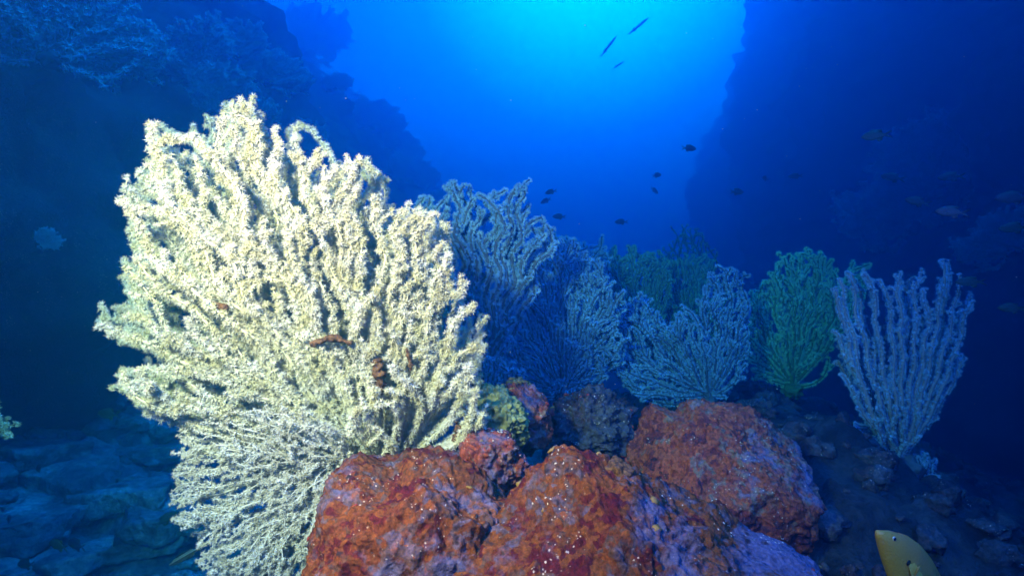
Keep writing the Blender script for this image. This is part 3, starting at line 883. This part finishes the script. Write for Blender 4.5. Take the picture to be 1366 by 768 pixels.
fan("teal blue spiky coral bush rising behind the two blue fans",
    [(780, 400), (775, 350), (785, 325), (797, 350), (815, 340), (835, 350), (845, 325), (855, 345), (870, 335), (890, 350), (895, 400), (870, 460), (820, 480), (790, 460)],
    (835, 495), 2.85, TEAL, 24, nlimb=5, sep=7, up=0.5, wig=0.35)
fan("dull teal upright coral bush behind the pale blue fan",
    [(875, 450), (870, 390), (872, 350), (888, 345), (900, 350), (915, 340), (930, 350), (950, 355), (965, 380), (975, 420), (965, 470), (920, 490), (890, 480)],
    (925, 500), 3.0, TEAL, 25, nlimb=5, sep=7, up=0.5, wig=0.35)
fan("wispy dark coral bush sticking up behind the teal bush",
    [(895, 370), (892, 335), (905, 312), (925, 305), (945, 325), (950, 350), (945, 380), (920, 390)],
    (928, 440), 3.6, TEAL, 26, nlimb=4, rt=0.6, wig=0.6, wl=25, swirl=0.9, sep=6, polyp=dict(BP, length=2.2, around=1.2))
fan("pale blue spreading fan coral with curled upright fingers in front of the teal bush",
    [(940, 530), (890, 530), (840, 525), (820, 500), (828, 450), (835, 415), (850, 392), (868, 400), (885, 425), (900, 430), (912, 405), (925, 418), (930, 445), (945, 430), (945, 390), (950, 362), (968, 358), (988, 370), (998, 400), (1000, 450), (990, 500), (965, 530)],
    (945, 528), 2.25, (M_BLUE_CORE, M_BLUE_POLYP), 27, nlimb=9, ws=(-8, 8), up=0.15, wig=0.4)
fan("bright green fan coral with feathery branches second from the right",
    [(1050, 512), (1015, 508), (992, 490), (1000, 440), (1002, 395), (998, 385), (1020, 378), (1030, 352), (1050, 345), (1068, 336), (1090, 348), (1117, 342), (1110, 370), (1135, 362), (1160, 355), (1150, 378), (1125, 392), (1122, 440), (1110, 480), (1075, 505)],
    (1056, 514), 2.5, GREEN, 28, nlimb=9, ws=(-6, 5), amp=8, up=0.15, wig=0.45, rt=1.0, sep=7.5, hmat=M_GREEN_CORE, hold=0.045)
fan("upright mauve and white finger coral on thick stalk at far right",
    [(1190, 590), (1155, 550), (1128, 520), (1115, 470), (1112, 400), (1122, 365), (1145, 352), (1165, 358), (1180, 350), (1190, 375), (1203, 352), (1215, 375), (1232, 370), (1240, 395), (1262, 345), (1278, 348), (1280, 385), (1303, 390), (1290, 430), (1282, 480), (1265, 530), (1238, 565), (1205, 592)],
    (1200, 612), 1.85, MAUVE, 29, sep=12.5, merge=6.0, twigs=(13, 8, 20), nlimb=10, ws=(-22, 14), amp=14, rt=1.2, rmax=12, rexp=0.31, up=0.55, wig=0.35, wl=50, swirl=0.4, polyp=dict(BP, length=3.1, lateral=0.5, around=2.6), hold=0.06)
fan("small pale fan coral lying at foot of the mauve finger coral",
    [(1190, 600), (1160, 575), (1135, 568), (1120, 590), (1105, 615), (1120, 628), (1160, 622), (1190, 628)],
    (1196, 622, -8), 1.85, BLUE, 30, nlimb=3, up=0.0, hold=0.02)
fan("tiny pale coral sprig right of the mauve coral stalk",
    [(1222, 640), (1225, 605), (1240, 600), (1252, 615), (1255, 635), (1240, 645)],
    (1232, 645, -6), 1.85, BLUE, 31, nlimb=2, hold=0.015)
fan("low blue coral tuft between the tall open fan and the olive lump",
    [(640, 520), (650, 480), (665, 470), (685, 490), (700, 510), (690, 530), (650, 530)],
    (668, 536), 1.7, BLUE, 32, nlimb=3, hold=0.02)
fan("pale coral sprig poking in at the left edge",
    [(-40, 560), (-20, 540), (0, 538), (10, 550), (16, 565), (8, 580), (-10, 585)], (-50, 585), 1.5, TEAL, 33, nlimb=2, group=None, up=0.0, polyp=dict(BP, length=4.5), hold=0.02)

# ---- coral bushes on the cliffs: a few grown shapes, copied
def bush_proto(seed, poly, root, mats):
    return fan("x", poly, root, 5.0, mats, seed, sep=5.4, merge=3.0, step=2.8, ws=(-12, 0, 12), amp=10, rt=0.7, nlimb=4, hold=0.06, name="coral_bush", wig=0.35, wl=30,
               polyp=dict(every=2.6, around=2.4, length=3.8, lateral=None, tent=4, width=0.28, tips_extra=3), group="coral bushes on the cliffs", ragged=8)
shapeA = [(683, 384), (650, 372), (632, 345), (640, 312), (665, 300), (690, 310), (712, 296), (735, 318), (740, 350), (722, 375)]
shapeB = [(683, 384), (640, 380), (615, 360), (630, 335), (660, 338), (680, 320), (720, 325), (752, 345), (745, 372), (710, 384)]
M_BUSH = (tissue("bush axis", (0.5, 0.54, 0.54), (0.6, 0.64, 0.64)), tissue("bush polyps", (0.75, 0.8, 0.8), (0.9, 0.92, 0.92), 20, 0.45))
protos = [bush_proto(51, shapeA, (683, 386), M_BUSH), bush_proto(52, shapeB, (683, 386), M_BUSH)]
used = [False, False]
BUSHES = [  # px, py (foot), distance, width px, proto, tilt, label
    (70, 75, 4.2, 170, 1, 0.3, "big pale coral bush in the top left corner on the cliff"),
    (20, 45, 4.6, 110, 0, -0.2, "coral bush at the left edge beside the top left bush"),
    (262, 105, 5.2, 90, 0, -0.1, "upper half of the double coral bush on the left cliff"),
    (285, 150, 5.2, 75, 0, 0.3, "coral bush just above the cream coral on the left cliff"),
    (358, 110, 5.8, 70, 1, 0.4, "broad coral bush right of the double bush on the left cliff"),
    (318, 75, 6.2, 55, 0, 0.1, "small coral bush between the double bush and the broad bush"),
    (415, 70, 8.0, 75, 0, 0.2, "faint tall coral bush high up near the bright water"),
    (448, 118, 6.8, 32, 1, 0.2, "single small round coral bush below the faint tall bush"),
    (335, 172, 5.4, 62, 1, 0.2, "coral bush peeping over the highest tip of the cream coral"),
    (402, 198, 6.2, 45, 0, 0.3, "coral bush right above the cream coral shoulder"),
    (498, 150, 8.0, 55, 1, 0.5, "faint coral bush halfway down the left cliff edge"),
    (530, 182, 8.0, 45, 1, 0.6, "faint coral bush lower on the left cliff edge"),
    (548, 222, 7.5, 50, 1, 0.3, "coral bush just left of the tall open blue fan"),
    (585, 262, 8.5, 30, 0, 0.2, "tiny faint coral bush above the tall open blue fan"),
    (622, 218, 9.0, 34, 1, 0.2, "tiny distant coral bush nearest the open water"),
    (52, 325, 4.4, 28, 0, 0.9, "lone dim coral bush low on the dark left cliff"),
    (12, 680, 4.0, 80, 0, 0.2, "blurred pale fan coral on the floor at bottom left"),
    (1215, 300, 6.0, 130, 1, -0.3, "large dim coral bush on the right cliff"),
    (1250, 250, 6.2, 105, 0, -0.4, "dim coral bush above the large one on the right cliff"),
    (1345, 335, 5.6, 80, 1, -0.4, "dim coral bush at the right edge behind two fish"),
]
for px, py, D, wpx, k, tl, lab in BUSHES:
    if py < 400:
        for drop in range(10):
            D = on_cliff(px, py)
            if D is not None: break
            py += 18
        if D is None: continue
    o = protos[k] if not used[k] else copy_tree(protos[k])
    used[k] = True
    o.location = P(px, py, D * 0.90)
    sc = (wpx / 110.0) * (D / 5.0)
    o.scale = (sc, sc, sc)
    o.rotation_euler = (0, tl, random.Random(px).uniform(-0.5, 0.5))
    o["label"] = lab; o["category"] = "coral"; o["group"] = "coral bushes on the cliffs"

# ---- brown sponge bits caught in the cream coral
def sponge_bit(pts, D, r, seed, label):
    c = [P(x, y, D) for x, y in pts]
    base = c[0]; V = []; Q = []
    sides = 14; n = 28
    pts_ = np.array(c) - base
    tt = np.linspace(0, len(pts_) - 1, n)
    path = np.stack([np.interp(tt, np.arange(len(pts_)), pts_[:, k]) for k in range(3)], 1)
    tn = np.gradient(path, axis=0); tn /= np.linalg.norm(tn, axis=1)[:, None]
    a = np.cross(tn, FWD); a /= np.linalg.norm(a, axis=1)[:, None]; b = np.cross(a, tn)
    an = np.arange(sides) / sides * 2 * math.pi
    prof = r * np.sin(np.linspace(0.12, math.pi - 0.12, n)) ** 0.5
    V = path[:, None] + prof[:, None, None] * (np.cos(an)[None, :, None] * a[:, None] + np.sin(an)[None, :, None] * b[:, None])
    V = V.reshape(-1, 3); nn = V - np.repeat(path, sides, 0); nn /= np.linalg.norm(nn, axis=1)[:, None]
    V = V + nn * (r * (0.9 * fbm(V, 60, 3, seed) + 0.6 * fbm(V, 220, 2, seed + 1)))[:, None]
    i = np.arange(n - 1)[:, None] * sides; s = np.arange(sides)[None]; s2 = (s + 1) % sides
    Q = np.stack([i + s, i + s2, i + s2 + sides, i + s + sides], 2).reshape(-1, 4)
    V = np.concatenate([V, path[:1], path[-1:]]); m = n * sides
    T = [(int(k), m, int((k + 1) % sides)) for k in range(sides)] + [((n - 1) * sides + int((k + 1) % sides), m + 1, (n - 1) * sides + int(k)) for k in range(sides)]
    o = mesh_np("sponge", V, tris=T, quads=Q, mat=M_BROWN); o.location = base
    return tag(o, label, "sponge")
sponge_bit([(415, 458), (440, 452), (470, 456)], 1.135, 0.006, 1, "brown crusted stem lying across the middle of the cream coral")
sponge_bit([(502, 478), (508, 500), (504, 530)], 1.135, 0.009, 2, "dark brown ragged sponge strip down the cream coral centre")
sponge_bit([(543, 465), (546, 480), (548, 494)], 1.135, 0.005, 3, "short rust brown sponge on right half of the cream coral")
sponge_bit([(280, 400), (292, 408), (304, 412)], 1.135, 0.005, 4, "small reddish brown speck on left half of the cream coral")
sponge_bit([(608, 562), (612, 578), (604, 590)], 1.16, 0.006, 5, "rusty tuft at lower right foot of the cream coral")

# ------------------------------------------------------------------ fish
def fish_mesh(name, prof, tail, dorsal, anal, pect, thick=0.016):
    """prof: (x, centre z, half height, half width) nose to tail base; one continuous body with its fins"""
    prof = np.array(prof); xs = np.linspace(prof[0, 0], prof[-1, 0], 30)
    zc, hh, hw = [np.interp(xs, prof[::-1, 0], prof[::-1, k]) for k in (1, 2, 3)]
    sides = 18; an = np.arange(sides) / sides * 2 * math.pi
    V = np.stack([np.repeat(xs, sides), (hw[:, None] * np.cos(an)).ravel(), (zc[:, None] + hh[:, None] * np.sin(an)).ravel()], 1)
    b = bmesh.new()
    vs = [b.verts.new(v) for v in V]
    for i in range(len(xs) - 1):
        for s in range(sides):
            s2 = (s + 1) % sides
            b.faces.new((vs[i * sides + s], vs[i * sides + s2], vs[(i + 1) * sides + s2], vs[(i + 1) * sides + s]))
    b.faces.new(vs[:sides][::-1]); b.faces.new(vs[-sides:])
    def plate(pts, y=0.0, th=thick, lean=0.0):
        cxp = sum(p[0] for p in pts) / len(pts); czp = sum(p[1] for p in pts) / len(pts)
        top = [b.verts.new((px, y + lean * (cxp - px) + 0.15 * th, pz)) for px, pz in pts]
        bot = [b.verts.new((px, y + lean * (cxp - px) - 0.15 * th, pz)) for px, pz in pts]
        b.faces.new(top); b.faces.new(bot[::-1])
        for k in range(len(pts)):
            k2 = (k + 1) % len(pts)
            b.faces.new((top[k2], top[k], bot[k], bot[k2]))
    for t_ in tail: plate(t_)
    plate(dorsal); plate(anal)
    for y, ln in ((pect[0], -0.5), (-pect[0], 0.5)): plate(pect[1], y, thick * 0.6, ln)
    bmesh.ops.recalc_face_normals(b, faces=b.faces[:])
    me = bpy.data.meshes.new(name); b.to_mesh(me); b.free()
    for p in me.polygons: p.use_smooth = True
    return me

def fish_mat(name, back, belly, rough=0.45, scales=60, sm=0.6):
    t = NT(name); co = t.coords()
    sx = t.n("SeparateXYZ"); t.l(co, sx.inputs[0])
    mr = t.n("MapRange"); t.l(sx.outputs[2], mr.inputs[0]); mr.inputs[1].default_value = -0.16; mr.inputs[2].default_value = 0.16
    col = t.ramp(mr.outputs[0], [(0.1, belly), (0.75, back)])
    v = t.voro(co, scales)
    col = t.mix(sm, col, t.ramp(v.outputs["Distance"], [(0.1, (1.15, 1.15, 1.15)), (0.7, (0.6, 0.6, 0.6))]), 'MULTIPLY')
    return t.bsdf(col, rough, 0.4, t.bump(v.outputs["Distance"], 0.006, 0.25))
M_DARKFISH = fish_mat("dark fish", (0.025, 0.03, 0.04), (0.06, 0.07, 0.07))
M_OLIVEFISH = fish_mat("olive fish", (0.014, 0.034, 0.018), (0.04, 0.085, 0.04))
M_YELLOW = fish_mat("yellow fish", (0.42, 0.23, 0.06), (0.58, 0.36, 0.03), 0.4, 95, 0.22)
M_SILVER = fish_mat("slender fish", (0.10, 0.14, 0.18), (0.2, 0.25, 0.3))
M_GREYFISH = fish_mat("grey fish", (0.03, 0.06, 0.07), (0.06, 0.11, 0.13))
M_EYE = NT("eye").bsdf((0.01, 0.01, 0.012), 0.15, 0.5)
M_EYE_RING = NT("eye ring").bsdf((0.5, 0.48, 0.35), 0.3, 0.5)

chromis = fish_mesh("damselfish", [(0.5, -0.01, 0.012, 0.012), (0.47, 0.0, 0.045, 0.03), (0.40, 0.005, 0.10, 0.055), (0.28, 0.01, 0.155, 0.075), (0.12, 0.01, 0.175, 0.075),
    (-0.04, 0.008, 0.155, 0.06), (-0.16, 0.004, 0.10, 0.04), (-0.25, 0.0, 0.052, 0.02), (-0.30, 0.0, 0.042, 0.013)],
    [[(-0.28, 0.0), (-0.28, 0.042), (-0.38, 0.09), (-0.54, 0.155), (-0.46, 0.075), (-0.385, 0.018)], [(-0.28, 0.0), (-0.385, -0.018), (-0.46, -0.075), (-0.53, -0.15), (-0.38, -0.088), (-0.28, -0.042)]],
    [(0.26, 0.15), (0.18, 0.215), (0.05, 0.225), (-0.08, 0.21), (-0.2, 0.20), (-0.19, 0.13), (-0.2, 0.07), (0.0, 0.14)],
    [(0.02, -0.14), (-0.06, -0.22), (-0.2, -0.19), (-0.19, -0.12), (-0.2, -0.065), (-0.06, -0.12)],
    (0.075, [(0.22, 0.0), (0.14, 0.045), (0.06, 0.02), (0.08, -0.05), (0.17, -0.04)]))
slender = fish_mesh("slender_fish", [(0.5, 0, 0.004, 0.004), (0.42, 0, 0.018, 0.014), (0.32, 0, 0.034, 0.026), (0.1, 0, 0.046, 0.036), (-0.15, 0, 0.040, 0.03), (-0.32, 0, 0.024, 0.016), (-0.42, 0, 0.014, 0.008)],
    [[(-0.40, 0), (-0.40, 0.014), (-0.52, 0.06), (-0.45, 0.0)], [(-0.40, 0), (-0.45, 0), (-0.52, -0.06), (-0.40, -0.014)]],
    [(-0.16, 0.036), (-0.2, 0.075), (-0.28, 0.05), (-0.27, 0.026)], [(-0.16, -0.036), (-0.2, -0.075), (-0.28, -0.05), (-0.27, -0.026)],
    (0.03, [(0.26, 0.0), (0.2, 0.015), (0.16, 0.0), (0.2, -0.015)]), 0.01)
def put_fish(me, name, px, py, D, length, ang, yaw, mat, label, group, cat="fish", eye=None):
    o = bpy.data.objects.new(name, me); COL.objects.link(o)
    if not me.materials: me.materials.append(mat)
    o.material_slots[0].link = 'OBJECT'; o.material_slots[0].material = mat
    a = rad(ang); y_ = rad(yaw)
    fx = (math.cos(a) * RIGHT + math.sin(a) * UP) * math.cos(y_) + FWD * math.sin(y_)
    zz = UP - fx * np.dot(UP, fx)
    if np.linalg.norm(zz) < 0.3: zz = RIGHT * (-1 if math.cos(a) >= 0 else 1)
    zz = zz - fx * np.dot(zz, fx); zz /= np.linalg.norm(zz)
    yy = np.cross(zz, fx)
    m = Matrix(((fx[0], yy[0], zz[0]), (fx[1], yy[1], zz[1]), (fx[2], yy[2], zz[2]))).to_4x4()
    o.matrix_world = Matrix.Translation(Vector(P(px, py, D))) @ m @ Matrix.Scale(length, 4)
    tag(o, label, cat, group)
    for p_, r_, mt in (eye or []):
        v, f = ico(3)
        for sgn in (1, -1):
            e = mesh_np("eye", v * np.array([r_, r_ * 0.45, r_]) + np.array([p_[0], sgn * p_[1], p_[2]]), tris=f, mat=mt, parent=o)
    return o
G1 = "damselfish hovering in open water"
DF = [  # px, py, pixels long, heading, yaw, mat, label
    (919, 198, 22, 0, 15, M_DARKFISH, "dark damselfish highest in open water right of the light"),
    (876, 234, 17, 15, 30, M_DARKFISH, "dark damselfish heading right, upper of the close pair mid water"),
    (873, 254, 16, -30, 30, M_DARKFISH, "dark damselfish nose down, lower of the close pair mid water"),
    (983, 256, 22, 2, 20, M_DARKFISH, "dark damselfish alone right of the close pair"),
    (1021, 238, 16, 100, 70, M_DARKFISH, "tiny damselfish seen nearly end on"),
    (1061, 235, 18, 180, 20, M_OLIVEFISH, "small olive damselfish facing left beside the end on fish"),
    (1169, 181, 36, 183, 15, M_OLIVEFISH, "large olive damselfish highest of the right hand group"),
    (1191, 237, 29, 165, 20, M_DARKFISH, "dark damselfish facing left in front of the right cliff bush"),
    (1269, 236, 31, 180, 20, M_GREYFISH, "paler damselfish above the right cliff bush"),
    (1224, 269, 30, 158, 30, M_DARKFISH, "deep headed dark damselfish below the right cliff bush centre"),
    (1270, 283, 38, 172, 20, M_DARKFISH, "long dark damselfish lowest of the right hand group"),
    (1352, 264, 42, 178, 15, M_DARKFISH, "big dark damselfish cut by the right edge"),
    (1353, 304, 36, 182, 15, M_OLIVEFISH, "yellowish damselfish at the right edge under the big dark one"),
    (735, 256, 17, 190, 20, M_DARKFISH, "upper damselfish of the three beside the tall blue fan"),
    (728, 268, 17, 200, 35, M_DARKFISH, "middle damselfish of the three beside the tall blue fan"),
    (746, 289, 19, 176, 20, M_DARKFISH, "lowest damselfish of the three beside the tall blue fan"),
    (829, 296, 18, 178, 20, M_DARKFISH, "dark damselfish alone above the teal spiky bush"),
    (826, 349, 17, 168, 25, M_DARKFISH, "dark damselfish hovering against the teal spiky bush"),
    (1060, 350, 27, 118, 20, M_DARKFISH, "damselfish pointing upward before top of the green fan"),
    (1295, 376, 34, 180, 20, M_OLIVEFISH, "faint damselfish right of the mauve coral tip"),
    (1350, 411, 32, 178, 20, M_OLIVEFISH, "faint damselfish at the right edge beside the mauve coral"),
    (145, 552, 38, 180, 15, M_OLIVEFISH, "olive damselfish farthest up the left floor"),
    (52, 625, 26, 200, 40, M_DARKFISH, "dark fish over the left floor slabs near the left edge"),
    (12, 693, 28, 170, 50, M_DARKFISH, "dark fish before the blurred pale fan at bottom left"),
    (168, 687, 24, 130, 45, M_DARKFISH, "dark fish over the slab mid bottom left"),
    (222, 692, 34, 30, 25, M_OLIVEFISH, "olive fish close to the lower left pale fan"),
    (78, 727, 38, 175, 20, M_OLIVEFISH, "olive fish overlapping a dark one near the bottom left"),
    (102, 726, 40, 178, 25, M_DARKFISH, "dark fish overlapped by an olive one near the bottom left"),
    (35, 752, 36, 190, 20, M_OLIVEFISH, "olive fish in the bottom left corner"),
]
for i, (px, py, n_, a, yw, mt, lab) in enumerate(DF):
    ln = (0.085 + 0.03 * ((i * 37) % 10) / 10) * (0.8 if px > 1100 else 1.0)
    D = ln * F / n_
    if px < 260: D = min(D, 2.4); ln = n_ * D / F
    put_fish(chromis, "damselfish", px, py, D, ln * 1.0, a, yw, mt, lab, G1 if px > 300 else "damselfish over the left floor")
G2 = "slender fish high in the bright water"
put_fish(slender, "slender_fish", 812, 62, 7.5, 39 * 7.5 / F, 54, 10, M_SILVER, "left slender fish of three high in the bright water", G2)
put_fish(slender, "slender_fish", 852, 35, 7.5, 39 * 7.5 / F, 42, 10, M_SILVER, "right and highest slender fish of three in the bright water", G2)
put_fish(slender, "slender_fish", 825, 87, 8.0, 25 * 8.0 / F, 38, 25, M_SILVER, "shortest slender fish lowest of three in the bright water", G2)
# striped fish at the bottom left
t = NT("striped fish"); co = t.coords(); sx = t.n("SeparateXYZ"); t.l(co, sx.inputs[0])
mr = t.n("MapRange"); t.l(sx.outputs[2], mr.inputs[0]); mr.inputs[1].default_value = -0.05; mr.inputs[2].default_value = 0.05
col = t.ramp(mr.outputs[0], [(0.0, (0.1, 0.1, 0.05)), (0.38, (0.03, 0.03, 0.03)), (0.60, (0.45, 0.45, 0.36)), (0.72, (0.03, 0.03, 0.03)), (0.9, (0.4, 0.4, 0.32)), (1.0, (0.04, 0.05, 0.04))], 'CONSTANT')
M_STRIPE = t.bsdf(col, 0.4, 0.4)
wrasse = fish_mesh("striped_fish", [(0.5, 0, 0.006, 0.006), (0.44, 0, 0.03, 0.02), (0.3, 0, 0.062, 0.045), (0.05, 0, 0.075, 0.05), (-0.2, 0, 0.055, 0.032), (-0.38, 0, 0.03, 0.012)],
    [[(-0.36, 0.03), (-0.5, 0.07), (-0.48, 0.0), (-0.5, -0.07), (-0.36, -0.03)]], [(0.25, 0.06), (0.2, 0.10), (-0.28, 0.08), (-0.3, 0.03), (0.0, 0.07)],
    [(0.0, -0.07), (-0.03, -0.10), (-0.28, -0.07), (-0.3, -0.03)], (0.05, [(0.22, 0.0), (0.12, 0.03), (0.1, -0.02)]))
put_fish(wrasse, "striped_fish", 246, 742, 1.7, 62 * 1.7 / F, 212, 15, M_STRIPE, "slim dark fish with pale stripes at the bottom left", None)
# yellow fish in the bottom right corner
yel = fish_mesh("yellow_fish", [(0.5, -0.035, 0.012, 0.012), (0.475, -0.032, 0.030, 0.024), (0.42, -0.018, 0.064, 0.042), (0.32, -0.004, 0.110, 0.062), (0.18, 0.005, 0.158, 0.075), (0.0, 0.005, 0.16, 0.07), (-0.15, 0.0, 0.125, 0.05), (-0.27, 0, 0.07, 0.025), (-0.33, 0, 0.05, 0.014)],
    [[(-0.31, 0.05), (-0.42, 0.10), (-0.5, 0.13), (-0.45, 0.0), (-0.5, -0.13), (-0.42, -0.10), (-0.31, -0.05)]],
    [(0.36, 0.085), (0.28, 0.13), (0.14, 0.172), (0.0, 0.182), (-0.2, 0.165), (-0.27, 0.12), (-0.27, 0.06), (0.0, 0.15)], [(0.05, -0.14), (-0.05, -0.2), (-0.22, -0.15), (-0.27, -0.06), (-0.1, -0.12)],
    (0.072, [(0.24, -0.02), (0.17, 0.03), (0.06, 0.0), (0.02, -0.05), (0.12, -0.06)]))
put_fish(yel, "yellow_fish", 1222, 773, 0.95, 205 * 0.95 / F, 128, -12, M_YELLOW, "plump yellow fish nosing up from the bottom right corner", None,
         eye=[((0.405, 0.040, 0.012), 0.016, M_EYE_RING), ((0.405, 0.0445, 0.012), 0.0115, M_EYE)])

yf = [o for o in COL.objects if o.name == "yellow_fish"][0]
def fin_part(pts, y0, y1, th, mat, name):
    n = len(pts); x0 = pts[0][0]; span = max(abs(p[0] - x0) for p in pts)
    V = [(px, (y0 + (y1 - y0) * abs(px - x0) / span) + s_ * th, pz) for s_ in (0.5, -0.5) for px, pz in pts]
    T = [(0, k, k + 1) for k in range(1, n - 1)] + [(n, n + k + 1, n + k) for k in range(1, n - 1)]
    Q = [(k, n + k, n + (k + 1) % n, (k + 1) % n) for k in range(n)]
    return mesh_np(name, V, tris=T, quads=Q, mat=mat, parent=yf, smooth=False)
M_FIN = tissue("yellow fin", (0.50, 0.36, 0.06), (0.66, 0.50, 0.10), 80)
for sg in (1, -1):
    fin_part([(0.235, -0.03), (0.20, 0.012), (0.08, 0.0), (-0.02, -0.04), (0.03, -0.085), (0.14, -0.075)], sg * 0.074, sg * 0.105, 0.004, M_FIN, "pectoral_fin")
    v, f = ico(3)
    mesh_np("fin_spot", v * np.array([0.014, 0.006, 0.02]) + np.array([0.238, sg * 0.073, -0.02]), tris=f, mat=M_EYE, parent=yf)

# drifting specks
rs = np.random.default_rng(77)
v0, f0 = ico(1)
VV, FF = [], []
for k in range(420):
    d = rs.uniform(1.3, 5.0); p = P(rs.uniform(0, W), rs.uniform(0, H * 0.75), d)
    FF.append(f0 + len(VV) * len(v0)); VV.append(v0 * rs.uniform(0.0006, 0.0019) * rs.uniform(0.6, 1.3, 3) + p)
o = mesh_np("marine_snow", np.concatenate(VV), tris=np.concatenate(FF), mat=M_PALE_POLYP)
tag(o, "scattered tiny pale specks drifting in the water", "particles", kind="stuff")

# ------------------------------------------------------------------ render settings
cy = scene.cycles
cy.use_denoising = True
cy.max_bounces = 6; cy.diffuse_bounces = 2; cy.glossy_bounces = 1; cy.transmission_bounces = 2; cy.volume_bounces = 1
cy.transparent_max_bounces = 8
cy.sample_clamp_indirect = 4.0
cy.denoising_input_passes = 'RGB_ALBEDO_NORMAL'
